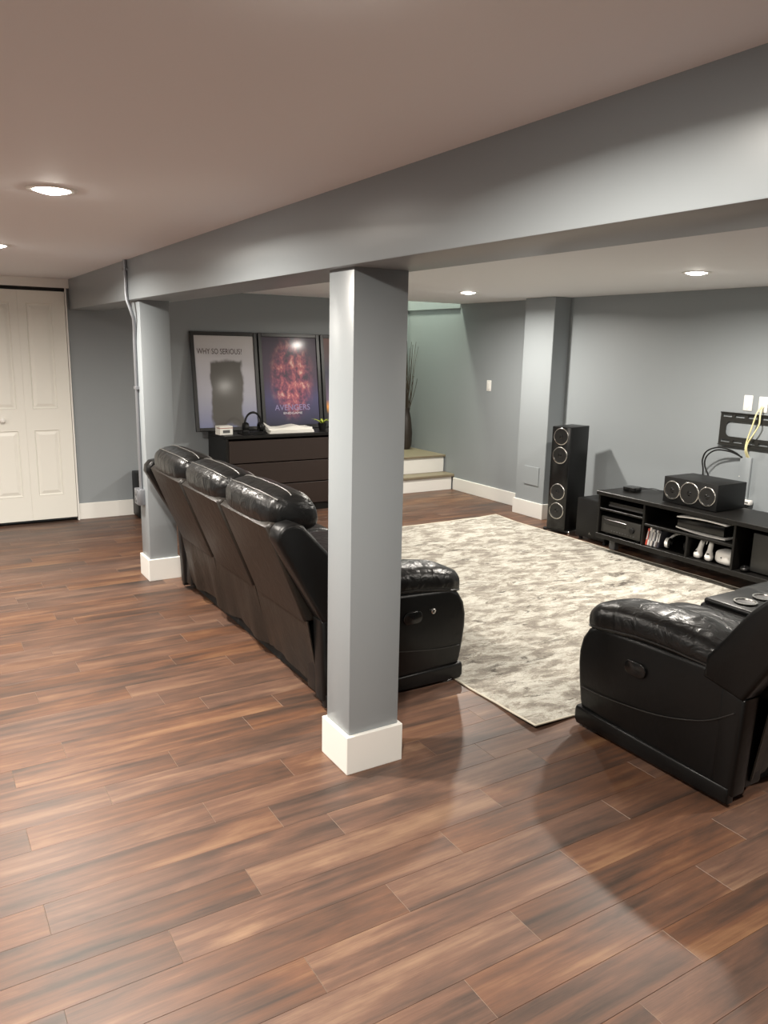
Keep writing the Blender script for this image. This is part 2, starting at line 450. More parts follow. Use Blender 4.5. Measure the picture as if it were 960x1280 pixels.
tag(MB().box(2.1, XR+0.12, ST_Y0-0.08, ST_Y1+0.1, ST_Z, ST_Z+0.1).build('ceiling_stairwell', m_ceil, smooth=0), 'white ceiling high above the stairwell landing', 'ceiling', kind='structure')

# baseboards
BH = 0.140
def bboard(name, label, segs, h=BH):
    b = MB()
    for s_ in segs: b.box(*s_, 0.0, h, 0.003, 1)
    tag(b.build(name, m_white, smooth=0), label, 'baseboard', kind='structure')
bboard('baseboard_right', 'white baseboard along the grey wall between steps and wall column', [(XR-0.016, XR, 5.88, ST_Y0+0.005)])
bboard('baseboard_right_front', 'white baseboard along the television wall behind the low stand', [(XR-0.016, XR, YN, 5.47)])
bboard('baseboard_back', 'white baseboard right of the white folding door', [(1.262, ST_X0, YB-0.016, YB)], 0.148)

# wall column (pilaster) with access panel
pc = MB().box(5.14, XR, 5.48, 5.88, 0, ZC2, 0.004, 1).build('wall_column', m_wall)
tag(pc, 'grey painted square wall column behind the tower speaker', 'column', kind='structure')
bb = MB().box(5.124, XR, 5.464, 5.896, 0, 0.15, 0.003, 1).build('baseboard', m_white, pc, smooth=0)
ap = MB().box(5.132, 5.142, 5.55, 5.756, 0.314, 0.492, 0.002, 1).build('access_panel', m_wall, pc, smooth=0)

# free-standing posts
def post(x0, x1, y0, y1, label, bh):
    o = MB().box(x0, x1, y0, y1, 0, BZ+0.01, 0.003, 2).build('support_post', m_beam)
    tag(o, label, 'post', kind='structure')
    t = 0.015
    b = MB().box(x0-t, x1+t, y0-t, y1+t, 0, bh, 0.003, 2).build('baseboard', m_white, o, smooth=0)
    return o
post(1.322, 1.540, 2.379, 2.560, 'grey painted square post nearest the viewer, in front of the sofa', 0.155)
post(1.330, 1.520, 5.201, 5.400, 'grey painted square post at the far end of the sofa, carrying the conduit', 0.150)

# folding door: four leaves, each with an upper and a lower raised panel
dr = thing('door_1', 'white folding closet door with raised panels at the far left', 'door', (0, 7.355, 0), kind='structure')
def leaf(xa, xb, outer_right):
    base = MB().box(xa+0.0002, xb-0.0002, 0.008, 0.032, 0.035, 2.004)
    so, si = 0.105, 0.060
    la, ra = (si, so) if outer_right else (so, si)
    base.box(xa+0.0003, xa+la, -0.002, 0.010, 0.035, 2.004, 0.0006, 1)
    base.box(xb-ra, xb-0.0003, -0.002, 0.010, 0.035, 2.004, 0.0006, 1)
    for z0, z1 in ((0.035, 0.25), (0.832, 1.012), (1.902, 2.004)): base.box(xa+la-0.001, xb-ra+0.001, -0.002, 0.010, z0, z1, 0.0004, 1)
    lf = base.build('leaf', m_door, dr, smooth=0)
    for z0, z1 in ((0.25, 0.832), (1.012, 1.902)):
        x0, x1 = xa+la, xb-ra
        q = MB()
        rings = []
        for ins, dy in ((0.0, -0.002), (0.004, -0.0045), (0.012, 0.0035), (0.020, 0.0035), (0.045, -0.0045)):
            rings.append([q.bm.verts.new(p) for p in ((x0+ins, dy, z0+ins), (x1-ins, dy, z0+ins), (x1-ins, dy, z1-ins), (x0+ins, dy, z1-ins))])
        for a, b in zip(rings, rings[1:]):
            for k in range(4): q.bm.faces.new((a[k], a[(k+1) % 4], b[(k+1) % 4], b[k]))
        q.bm.faces.new(rings[-1])
        back = [q.bm.verts.new(p) for p in ((x0, 0.012, z0), (x1, 0.012, z0), (x1, 0.012, z1), (x0, 0.012, z1))]
        for k in range(4): q.bm.faces.new((back[k], back[(k+1) % 4], rings[0][(k+1) % 4], rings[0][k]))
        q.bm.faces.new(back[::-1])
        bmesh.ops.recalc_face_normals(q.bm, faces=q.bm.faces[:])
        q.build('panel', m_door, lf, smooth=0)
    return lf
leaf(0.872, 1.246, True)
l2 = leaf(0.498, 0.872, False)
leaf(0.124, 0.498, True); leaf(-0.25, 0.124, False)
for kx in (0.688, 0.308):
    k = MB().lathe([(0.011, 0.0), (0.010, -0.018), (0.018, -0.026), (0.021, -0.036), (0.017, -0.045), (0.004, -0.048)], (kx, -0.002, 0.925), 'y', 16)
    k.build('knob', m_white, dr)
trk = MB().box(-0.25, 1.25, -0.002, 0.03, 2.012, 2.034).build('track', m_dark, dr, smooth=0)
tr = MB()
tr.box(-0.30, 1.288, 7.352, 7.40, 2.034, ZC1, 0.002, 1)
tr.box(1.250, 1.264, 7.352, 7.45, 0, 2.034, 0.001, 1)
tr.box(-0.30, -0.252, 7.352, 7.45, 0, 2.034, 0.001, 1)
tag(tr.build('trim_1', m_white, smooth=0), 'white casing and header board around the folding door', 'trim', kind='structure')

# stairs: two steps to a landing, then more steps rising to the left behind the poster wall
st = thing('stair_steps', 'two low carpeted steps up to the stairwell landing', 'steps', (0, 0, 0), kind='structure')
st['label'] = 'two wood-topped white steps up to the stairwell landing'
MB().box(ST_X0, XR-0.02, 7.205, 7.40, 0, 0.150).build('riser', m_white, st, smooth=0)
MB().box(ST_X0, XR+0.012, 7.180, 7.41, 0.150, 0.180, 0.006, 2).build('tread', m_tread, st, smooth=0)
MB().box(ST_X0, XR-0.0, 7.40, 7.55, 0.18, 0.355).build('riser', m_white, st, smooth=0)
MB().box(ST_X0-0.1, XR+0.012, 7.375, ST_Y1, 0.355, 0.380, 0.006, 2).build('landing', m_tread, st, smooth=0)
for i in range(4):
    x1 = ST_X0 - 0.26*i; z = 0.38 + 0.18*(i+1)
    MB().box(x1-0.27, x1, YB+0.11, ST_Y1, 0, z-0.03).build('riser', m_white, st, smooth=0)
    MB().box(x1-0.28, x1+0.02, YB+0.11, ST_Y1, z-0.03, z, 0.006, 2).build('tread', m_tread, st, smooth=0)
tag(MB().box(5.16, 5.315, ST_Y1-0.02, ST_Y1, 0.38, 2.3, 0.003, 1).build('trim_2', m_white, smooth=0), 'white casing board at the back of the stairwell landing', 'trim', kind='structure')

# ------------------------------------------------------------------ ceiling lamps
def downlight(x, y, z, label, power=LAMP_W, group='recessed ceiling lamps'):
    t = thing('recessed_light', label, 'ceiling light', (x, y, z), group=group)
    MB().lathe([(0.060, -0.001), (0.062, -0.005), (0.078, -0.006), (0.084, -0.003), (0.085, 0.0)], (0, 0, 0), 'z', 40, cap=False).build('trim_ring', m_white, t)
    MB().lathe([(0.001, -0.017), (0.022, -0.0155), (0.042, -0.011), (0.055, -0.006), (0.061, -0.002)], (0, 0, 0), 'z', 40, cap=False).build('lens', m_lens, t)
    ld = bpy.data.lights.new('lamp_light', 'AREA'); ld.shape = 'DISK'; ld.size = 0.12; ld.energy = power; ld.color = LAMP_COL; ld.spread = math.radians(168)
    lo = bpy.data.objects.new('lamp_light', ld); COL.objects.link(lo); lo.parent = t; lo.location = (0, 0, -0.0175)

    return t
downlight(0.50, 3.062, ZC1, 'bright round recessed lamp in the ceiling left of the beam')
downlight(0.50, 5.018, ZC1, 'round recessed lamp cut by the left edge of the photo')
downlight(0.53, 1.06, ZC1, 'round recessed lamp just above the top edge of the photo')
downlight(-1.25, 5.018, ZC1, 'round recessed lamp beyond the left edge of view, far one', 42.0)
downlight(-1.25, 3.062, ZC1, 'round recessed lamp beyond the left edge of view, near one', 42.0)
downlight(4.27, 5.64, ZC2, 'round recessed lamp in the television room, nearest the steps', LAMP_W2)
downlight(4.16, 3.23, ZC2, 'round recessed lamp in the television room, above the low stand', LAMP_W2)
downlight(4.16, 0.80, ZC2, 'round recessed lamp in the television room, out of view at right', LAMP_W2)
# lamp over the stairwell
t = thing('stairwell_lamp', 'round ceiling lamp high above the stairwell landing', 'ceiling light', (4.85, 7.75, ST_Z))
MB().lathe([(0.14, 0.0), (0.14, -0.03), (0.12, -0.07), (0.02, -0.09)], (0, 0, 0), 'z', 32).build('shade', m_shade, t)
ld = bpy.data.lights.new('lamp_light', 'AREA'); ld.shape = 'DISK'; ld.size = 0.25; ld.energy = 75; ld.color = (0.93, 1.0, 0.78)
lo = bpy.data.objects.new('lamp_light', ld); COL.objects.link(lo); lo.parent = t; lo.location = (0, 0, -0.11)

# ------------------------------------------------------------------ rug
def make_rug():
    x0, x1, y0, y1 = RUG
    cx, cy = (x0+x1)/2, (y0+y1)/2
    b = MB(); nx, ny = 40, 52; T = 0.010
    rnd = random.Random(3)
    def lift(x, y):
        d = math.hypot(x-x0, y-y0); d2 = math.hypot(x-x1, y-y1)
        return 0.016*math.exp(-(d/0.20)**2) + 0.010*math.exp(-(d2/0.15)**2)
    def wob(t, ph): return 0.006*math.sin(5*t+ph) + 0.003*math.sin(17*t+2*ph)
    top = []; bot = []
    for j in range(ny+1):
        ra = []; rb = []
        for i in range(nx+1):
            u, v = i/nx, j/ny
            x = x0 + (x1-x0)*u; y = y0 + (y1-y0)*v
            if i in (0, nx): x += wob(y, 1+i)
            if j in (0, ny): y += wob(x, 2+j)
            e = 0.004 if (i in (0, nx) or j in (0, ny)) else 0
            z = lift(x, y)
            ra.append(b.bm.verts.new((x-cx, y-cy, z+T-e))); rb.append(b.bm.verts.new((x-cx, y-cy, z)))
        top.append(ra); bot.append(rb)
    for j in range(ny):
        for i in range(nx):
            b.bm.faces.new((top[j][i], top[j][i+1], top[j+1][i+1], top[j+1][i]))
            b.bm.faces.new((bot[j][i], bot[j+1][i], bot[j+1][i+1], bot[j][i+1]))
    for i in range(nx):
        b.bm.faces.new((bot[0][i], bot[0][i+1], top[0][i+1], top[0][i])); b.bm.faces.new((top[ny][i], top[ny][i+1], bot[ny][i+1], bot[ny][i]))
    for j in range(ny):
        b.bm.faces.new((top[j][0], top[j+1][0], bot[j+1][0], bot[j][0])); b.bm.faces.new((bot[j][nx], bot[j+1][nx], top[j+1][nx], top[j][nx]))
    edge = [v.co.copy() for v in top[0]] + [top[j][nx].co.copy() for j in range(1, ny+1)] + [top[ny][i].co.copy() for i in range(nx-1, -1, -1)] + [top[j][0].co.copy() for j in range(ny-1, -1, -1)]
    o = b.build('area_rug', m_rug, loc=(cx, cy, 0.0005))
    tag(o, 'large cream and taupe distressed pattern rug in front of the sofa', 'rug')
    e = MB().tube([p + Vector((0, 0, -0.001)) for p in edge], 0.0045, 6)
    e.build('binding', mat('rug_binding', (0.60, 0.56, 0.46), 0.9, 0.1), o)
make_rug()

# ------------------------------------------------------------------ recliners
def smooth_poly(pts, it=2):
    for _ in range(it):
        q = []
        for i in range(len(pts)):
            a, b = pts[i], pts[(i+1) % len(pts)]
            q.append((a[0]*0.75+b[0]*0.25, a[1]*0.75+b[1]*0.25)); q.append((a[0]*0.25+b[0]*0.75, a[1]*0.25+b[1]*0.75))
        pts = q
    return pts
def spline(pts, k=5):
    pts = [Vector(p) for p in pts]; out = []
    for i in range(len(pts)-1):
        p0, p1, p2, p3 = pts[max(i-1, 0)], pts[i], pts[i+1], pts[min(i+2, len(pts)-1)]
        for j in range(k):
            t = j/k
            out.append(0.5*((2*p1) + (p2-p0)*t + (2*p0-5*p1+4*p2-p3)*t*t + (3*p1-p0-3*p2+p3)*t*t*t))
    return out + [pts[-1]]
def seam_tube(parent, pts, r=0.0028, name='piping', material=None):
    if len(pts) < 9: pts = spline(pts)
    return MB().tube(pts, r, 6).build(name, material or m_seam, parent)
ARM_W = 0.215
def recliner(name, label, cat, loc, rz, seats, consoles, Ltot, group=None):
    """local x = forward, y = left; seats: list of (y0, y1); arms at both ends"""
    t = thing(name, label, cat, loc, rz, group)
    MB().box(0.03, 0.64, 0.03, Ltot-0.03, 0.0, 0.10, 0.01, 1).build('base', m_fabric, t)
    # arms
    for side in (0, 1):
        ya, yb = (0.0, ARM_W) if side == 0 else (Ltot-ARM_W, Ltot)
        yo = ya if side == 0 else yb                     # outer face
        sg = 1 if side == 0 else -1
        prof = [(-0.03, 0.06), (0.700, 0.085), (0.712, 0.12), (0.726, 0.20), (0.736, 0.28), (0.736, 0.34), (0.722, 0.40), (0.69, 0.45), (0.64, 0.48), (0.12, 0.50), (0.03, 0.47), (-0.015, 0.42), (-0.03, 0.36)]
        a = MB().prism(prof, ya+0.006, yb-0.01, 'xz', 0.022, 3).build('arm', m_leather_flat, t, smooth=50)
        lip = [(-0.03, 0.02), (0.708, 0.012), (0.722, 0.03), (0.722, 0.075), (0.716, 0.092), (-0.03, 0.082)]
        MB().prism(lip, min(yo, yo+sg*0.05), max(yo, yo+sg*0.05), 'xz', 0.010, 2).build('arm_base', m_leather_flat, a, smooth=50)
        sm = [(0.695, 0.185), (0.55, 0.19), (0.30, 0.225), (0.10, 0.29), (-0.02, 0.37)]
        seam_tube(a, [(x, yo+sg*0.004, z) for x, z in sm], 0.0025, 'seam')
        # handle recess and button
        hc = 0.42
        hx = [(hc+p[0], 0.37+p[1]) for p in rrect(0, 0, 0.105, 0.062, 0.028, 4)]
        y0_, y1_ = (yo-0.003, yo+0.012) if side == 0 else (yo-0.012, yo+0.003)
        MB().prism(hx, y0_, y1_, 'xz', 0.004, 2).build('release_handle', m_gloss, a, smooth=50)
        if side == 0:
            MB().lathe([(0.013, 0.006), (0.013, -0.001), (0.009, -0.003), (0.008, 0.0)], (0.535, yo, 0.385), 'y', 16).build('button', m_chrome, a)
        # pad: puffy cushion, higher at the back, rolled over at the front
        b = MB(); nx, nu = 26, 20
        rnd = random.Random(5+side+int(100*Ltot))
        path = [(0.03, 0.500, 0.62), (0.10, 0.515, 0.82), (0.25, 0.535, 1.0), (0.42, 0.530, 1.0), (0.55, 0.515, 1.0), (0.64, 0.498, 0.96), (0.695, 0.482, 0.80), (0.722, 0.474, 0.5), (0.730, 0.472, 0.15)]
        rings = []
        def samp(u):
            f = u*(len(path)-1); i = min(int(f), len(path)-2); g = f-i; g = g*g*(3-2*g)*0.5 + g*0.5
            return [path[i][k]*(1-g)+path[i+1][k]*g for k in range(3)]
        yc = (ya+yb)/2 + sg*0.012
        for i in range(nx):
            px_, pz_, s_ = samp(i/(nx-1))
            ring = []
            for k in range(nu):
                an = 2*PI*k/nu
                c_, s2 = math.cos(an), math.sin(an)
                ex = 0.62
                yy = math.copysign(abs(c_)**ex, c_)*0.128*s_
                zz = math.copysign(abs(s2)**0.75, s2)*(0.082 if s2 > 0 else 0.060)*s_
                wr = 0.0045*math.sin(px_*58 + 2.2*math.sin(3*an) + side)*max(0, s2) + rnd.uniform(-0.0015, 0.0015)
                ring.append(b.bm.verts.new((px_ + 0.02*s2*0.3, yc + yy, pz_ + zz + wr)))
            rings.append(ring)
        for r1_, r2_ in zip(rings, rings[1:]):
            for k in range(nu): b.bm.faces.new((r1_[k], r1_[(k+1) % nu], r2_[(k+1) % nu], r2_[k]))
        b.bm.faces.new(rings[0][::-1]); b.bm.faces.new(rings[-1])
        bmesh.ops.recalc_face_normals(b.bm, faces=b.bm.faces[:])
        kk = nu//2 + 1 if side == 0 else nu-1
        track = [rings[i][kk].co.copy() for i in range(1, nx-1)]
        pd = b.build('arm_pad', m_leather, t, smooth=80, sub=1)
        seam_tube(pd, track, 0.0035)
        # wing: the closed side of the backrest above the arm
        wp = [(-0.258, 0.805), (-0.252, 0.845), (-0.225, 0.872), (-0.180, 0.880), (-0.135, 0.862), (-0.02, 0.735), (0.115, 0.535), (0.120, 0.455), (-0.044, 0.42)]
        wy0, wy1 = (ya, ya+0.105) if side == 0 else (yb-0.105, yb)
        wv = MB().prism(wp, wy0, wy1, 'xz', 0.018, 3).build('wing', m_leather_flat, t, smooth=50)
        seam_tube(wv, [(x, (wy0+0.004 if side == 0 else wy1-0.004), z) for x, z in [(-0.235, 0.79), (-0.235, 0.835), (-0.212, 0.860), (-0.178, 0.866), (-0.142, 0.850), (-0.035, 0.720), (0.09, 0.540)]], 0.003)
        # lower back of the arm
        MB().prism([(-0.055, 0.43), (0.05, 0.46), (0.05, 0.05), (-0.040, 0.05)], wy0+0.006, wy1-0.006, 'xz', 0.02, 3).build('arm_back', m_leather_flat, t, smooth=50)
    # seats
    for i, (ya, yb) in enumerate(seats):
        g = 0.006
        # reclined back shell
        sh = [(-0.264, 0.848), (-0.240, 0.868), (-0.12, 0.85), (0.08, 0.47), (-0.02, 0.40), (-0.085, 0.40)]
        s_ = MB().prism(sh, ya+0.017, yb-0.017, 'xz', 0.018, 4).build('back_shell', m_leather_back, t, smooth=60)
        # hanging cloth under the shell
        b = MB(); nx = 15; rnd = random.Random(31*i+seats.__len__())
        rows = []
        for j in range(9):
            v = j/8; row = []
            for k in range(nx):
                u = k/(nx-1)
                y = ya+g + (yb-ya-2*g)*u
                fold = 0.016*v*(math.sin(9*u+i*2.1)+0.6*math.sin(21*u+i))*(0.3+0.7*abs(2*u-1))
                x = -0.080 + 0.058*v + fold
                row.append((x, y, 0.405 - (0.405-0.090)*v - 0.012*v*math.sin(7*u+i)))
            rows.append(row)
        fr = [[b.bm.verts.new(p) for p in r] for r in rows]; bk = [[b.bm.verts.new((p[0]+0.006, p[1], p[2])) for p in r] for r in rows]
        for j in range(8):
            for k in range(nx-1):
                b.bm.faces.new((fr[j][k], fr[j][k+1], fr[j+1][k+1], fr[j+1][k])); b.bm.faces.new((bk[j][k], bk[j+1][k], bk[j+1][k+1], bk[j][k+1]))
        for k in range(nx-1):
            b.bm.faces.new((fr[8][k], fr[8][k+1], bk[8][k+1], bk[8][k])); b.bm.faces.new((fr[0][k+1], fr[0][k], bk[0][k], bk[0][k+1]))
        for j in range(8):
            b.bm.faces.new((fr[j][0], fr[j+1][0], bk[j+1][0], bk[j][0])); b.bm.faces.new((fr[j+1][-1], fr[j][-1], bk[j][-1], bk[j+1][-1]))
        bmesh.ops.recalc_face_normals(b.bm, faces=b.bm.faces[:])
        b.build('back_cloth', m_leather_back, t, smooth=60)
        # headrest pillow
        hp = smooth_poly([(-0.258, 0.845), (-0.270, 0.900), (-0.262, 0.955), (-0.205, 0.992), (-0.110, 1.000), (-0.020, 0.955), (0.022, 0.870), (0.00, 0.80), (-0.12, 0.80), (-0.22, 0.825)], 2)
        b = MB(); rg = b.loft(hp, ya+0.012, yb-0.012, 18, 3.2, 0.42, (-0.12, 0.89), 'y', None, 0.0012, seed=i+2)
        hd = b.build('headrest', m_leather, t, smooth=80, sub=1)
        for idx in (9, 13, 18):
            seam_tube(hd, [rg[q][idx] + Vector((-0.001 if idx == 9 else 0, 0, 0.0006)) for q in range(1, 17)], 0.0030, 'piping', m_stitch)
        # front back cushion
        bp = smooth_poly([(-0.17, 0.85), (-0.09, 0.86), (0.00, 0.76), (0.06, 0.64), (0.13, 0.50), (0.13, 0.44), (0.02, 0.44), (-0.08, 0.60)], 2)
        b = MB(); b.loft(bp, ya+0.012, yb-0.012, 14, 4, 0.6, None, 'y', None, 0.001, seed=i+9); b.build('back_cushion', m_leather, t, smooth=80, sub=1)
        sp = smooth_poly([(0.06, 0.24), (0.06, 0.49), (0.30, 0.515), (0.62, 0.51), (0.71, 0.475), (0.735, 0.36), (0.70, 0.26), (0.60, 0.22)], 2)
        b = MB(); b.loft(sp, ya+0.008, yb-0.008, 14, 5, 0.75, None, 'y', None, 0.001, seed=i+15); b.build('seat', m_leather, t, smooth=80, sub=1)
        MB().box(0.66, 0.715, ya+0.012, yb-0.012, 0.05, 0.30, 0.015, 3).build('footrest', m_leather_flat, t, smooth=50)
    for (ya, yb) in consoles:
        b = MB().box(-0.02, 0.60, ya+0.004, yb-0.004, 0.05, 0.505, 0.02, 3).build('console', m_leather_flat, t, smooth=50)
        MB().prism([(-0.20, 0.86), (-0.16, 0.89), (-0.02, 0.80), (0.14, 0.50), (0.0, 0.42), (-0.06, 0.42)], ya+0.006, yb-0.006, 'xz', 0.014, 3).build('back_shell', m_leather_back, t, smooth=50)
        MB().box(0.25, 0.585, ya+0.012, yb-0.012, 0.50, 0.528, 0.012, 3).build('console_lid', m_leather_flat, b, smooth=50)
        ym = (ya+yb)/2
        for s2 in (-0.068, 0.068):
            MB().lathe([(0.044, 0.530), (0.050, 0.533), (0.050, 0.536), (0.042, 0.536), (0.040, 0.530)], (0.44, ym+s2, 0), 'z', 28, cap=False).build('cup_ring', m_chrome, b)
            MB().lathe([(0.041, 0.531), (0.038, 0.5295), (0.002, 0.5295)], (0.44, ym+s2, 0), 'z', 24, cap=False).build('cup_well', m_greyp, b)
    return t
recliner('recliner_sofa', 'long black leather three-seat recliner sofa seen from behind', 'sofa', (1.505, 2.862, 0), 0,
         [(0.085, 0.690), (0.690, 1.300), (1.300, 1.925)], [], 2.11)
LV = 1.56
recliner('recliner_loveseat', 'black leather recliner loveseat with cup-holder console at right edge', 'loveseat', (2.375+LV, 1.53, 0), PI/2,
         [(0.12, 0.61), (0.955, 1.44)], [(0.61, 0.955)], LV)

# ------------------------------------------------------------------ television stand
CX0, CX1, CYA, CYB = 4.725, 5.18, 2.70, 4.395
ZT, ZS, ZB0, ZB1 = 0.500, 0.468, 0.115, 0.152
def panel(name, parent, *a, b=0.002, m_=None): return MB().box(*a, b, 1).build(name, m_ or m_bwood, parent, smooth=0)
tv = thing('tv_stand', 'long low black open-shelf television stand against the grey wall', 'tv stand', (CX0, CYB, 0))
def c_(x0, x1, y0, y1, z0, z1): return (x0-CX0, x1-CX0, y0-CYB, y1-CYB, z0, z1)
panel('top', tv, *c_(CX0-0.012, CX1, CYA-0.012, CYB+0.012, ZS, ZT), b=0.003)
panel('bottom', tv, *c_(CX0, CX1, CYA, CYB, ZB0, ZB1))
Y1, Y2, TD = 3.932, 3.160, 0.018
for y in (CYB-TD/2, Y1, Y2, CYA+TD/2): panel('upright', tv, *c_(CX0+0.003, CX1-0.01, y-TD/2, y+TD/2, ZB1, ZS))
panel('shelf', tv, *c_(CX0+0.006, CX1-0.01, Y1+TD/2, CYB-TD, 0.348, 0.364))
panel('shelf', tv, *c_(CX0+0.006, CX1-0.01, Y2+TD/2, Y1-TD/2, 0.306, 0.324))
panel('upright', tv, *c_(CX0+0.006, CX1-0.01, 3.533-TD/2, 3.533+TD/2, ZB1, 0.306))
panel('back', tv, *c_(CX1-0.010, CX1-0.004, CYA+0.01, CYB-0.01, ZB1, ZS))
for y in (CYB-0.05, CYA+0.05):
    for x in (CX0+0.17, CX1-0.06):
        MB().box(*c_(x-0.025, x+0.025, y-0.03, y+0.03, 0, ZB0), 0.003, 1).build('foot', m_greyp, tv, smooth=0)

# things on its shelves
def place(name, label, cat, x, y, z, rz=0, group=None): return thing(name, label, cat, (x, y, z), rz, group)
bl = place('disc_player', 'flat black disc player on the upper left shelf of the stand', 'disc player', 4.79, 4.155, 0.3645)
MB().box(0, 0.24, -0.20, 0.19, 0.006, 0.052, 0.003, 1).build('case', m_gloss, bl, smooth=0)
MB().box(-0.003, 0.002, -0.19, 0.18, 0.012, 0.026, 0.001, 1).build('front_strip', m_greyp, bl, smooth=0)
for y in (-0.16, 0.15): MB().box(0.03, 0.06, y, y+0.02, 0, 0.007).build('foot', m_plastic, bl, smooth=0)
av = place('av_receiver', 'black audio receiver with round volume knob, below the disc player', 'receiver', 4.75, 4.165, ZB1+0.0005)
MB().box(0, 0.33, -0.205, 0.195, 0.014, 0.150, 0.004, 2).build('case', m_plastic, av)
MB().box(-0.006, 0.002, -0.205, 0.195, 0.016, 0.148, 0.004, 2).build('front_panel', bumped(mat('receiver_face', (0.022, 0.021, 0.019), 0.4), 80, 0.05), av)
MB().box(-0.008, -0.004, -0.06, 0.165, 0.085, 0.125, 0.001, 1).build('display', m_gloss, av, smooth=0)
MB().lathe([(0.024, -0.006), (0.023, -0.022), (0.019, -0.025), (0.002, -0.025)], (0, -0.125, 0.085), 'x', 24).build('volume_knob', m_plastic, av)
for k in range(9): MB().lathe([(0.0045, -0.006), (0.004, -0.010), (0.001, -0.010)], (0, 0.08-0.028*k, 0.040), 'x', 8).build('button', m_greyp, av)
for y in (-0.16, 0.15):
    for x in (0.03, 0.28): MB().lathe([(0.018, 0), (0.018, 0.015)], (x, y, 0), 'z', 12).build('foot', m_plastic, av)

gc = place('game_console', 'white and black game console lying flat on the middle shelf', 'game console', 4.775, 3.46, 0.3245, 0.0)
# two curved white plates around a black body, standing on its side rest
def plate(zc, up):
    b = MB(); pts = []
    n = 14; g = 0.010
    top = []; bot = []
    for k in range(n+1):
        u = k/n; y = -0.205 + 0.41*u
        z = zc + up*(0.012*(1-u) + 0.010*math.sin(u*PI))
        top.append((y, z+g)); bot.append((y, z))
    poly = top + bot[::-1]
    b.prism(poly, -0.005, 0.235, 'yz', 0.0015, 1)
    return b
MB().prism([(-0.19, 0.028), (0.20, 0.022), (0.20, 0.080), (-0.19, 0.098)], 0.0, 0.22, 'yz', 0.006, 2).build('body', m_gloss, gc)
plate(0.018, -1).build('lower_plate', m_whitep, gc, smooth=60)
plate(0.094, 1).build('upper_plate', m_whitep, gc, smooth=60)
MB().lathe([(0.055, 0), (0.05, 0.014), (0.045, 0.02)], (0.11, 0.0, 0), 'z', 20).build('stand', m_plastic, gc)
bk = place('flat_black_box', 'thin matte black box at the right end of the middle shelf', 'box', 4.80, 3.255, 0.3245)
MB().box(0.06, 0.33, -0.07, 0.0, 0, 0.085, 0.003, 1).build('case', m_plastic, bk, smooth=0)
MB().box(0.055, 0.062, -0.06, -0.01, 0.01, 0.075, 0.002, 1).build('front_cover', m_gloss, bk, smooth=0)
bk.location.y = 3.245

# disc cases, upright and leaning a little
cols = [((0.55, 0.08, 0.05), 'red'), ((0.75, 0.73, 0.70), 'white'), ((0.30, 0.30, 0.32), 'grey'), ((0.62, 0.58, 0.55), 'cream'), ((0.05, 0.05, 0.06), 'black'), ((0.70, 0.70, 0.72), 'silver'), ((0.12, 0.10, 0.10), 'dark brown'), ((0.03, 0.03, 0.04), 'jet black')]
words = ['leftmost disc case on the lower shelf, with red spine', 'white-spined disc case second from the left on the lower shelf', 'mid-grey disc case third from the left on the lower shelf', 'cream-spined disc case fourth from left on the lower shelf',
         'black disc case between cream and silver cases on the lower shelf', 'silver-spined disc case on the lower shelf', 'dark brown disc case right of the silver one', 'jet black disc case, last of the row beside the headset']
for k, ((cc, nm), lab) in enumerate(zip(cols, words)):
    o = MB().box(0, 0.17, -0.0135, 0.0, 0, 0.135 if k != 1 else 0.15, 0.001, 1).build('disc_case', mat('case_'+nm.replace(' ', '_'), cc, 0.4), None, smooth=0, loc=(4.755+0.004*(k % 3), 3.918-0.0152*k, ZB1+0.0035))
    o.rotation_euler = (math.radians(9), 0, 0)
    tag(o, lab, 'disc case', 'disc cases on the lower shelf')
    s_ = MB().box(-0.0008, 0.0006, -0.011, -0.002, 0.045, 0.115, 0.0, 1).build('spine_print', mat('spine_'+nm.replace(' ', '_'), (0.5, 0.5, 0.5) if sum(cc) < 1 else (0.1, 0.1, 0.12), 0.5), o, smooth=0)

def headset(name, label, x, y, z, rz, mb_, mp, tilt, band_r=0.078):
    t = thing(name, label, 'headset', (x, y, z), rz)
    b = MB()
    pts = [(0, band_r*math.cos(a), 0.085+0.085*math.sin(a)) for a in [PI*k/14 for k in range(15)]]
    b.tube(pts, 0.009, 8)
    o = b.build('headband', mb_, t)
    for s_ in (-1, 1):
        c = MB().lathe([(0.020, -0.022), (0.036, -0.018), (0.040, -0.004), (0.038, 0.006), (0.030, 0.012)], (0, 0, 0), 'y', 20)
        e = c.build('ear_cup', mb_, t, loc=(0.0, s_*(band_r-0.004), 0.055)); e.rotation_euler = (0, 0, 0 if s_ < 0 else PI)
        e2 = MB().lathe([(0.037, 0.004), (0.040, 0.012), (0.036, 0.022), (0.022, 0.022), (0.020, 0.012)], (0, 0, 0), 'y', 20).build('ear_pad', mp, e)
    t.rotation_euler = (tilt[0], tilt[1], rz)
    return t
h1 = headset('gaming_headset', 'white and black headset lying beside the disc cases', 4.775, 3.652, ZB1+0.020, 0.3, m_whitep, m_plastic, (0, 0.95, 0))
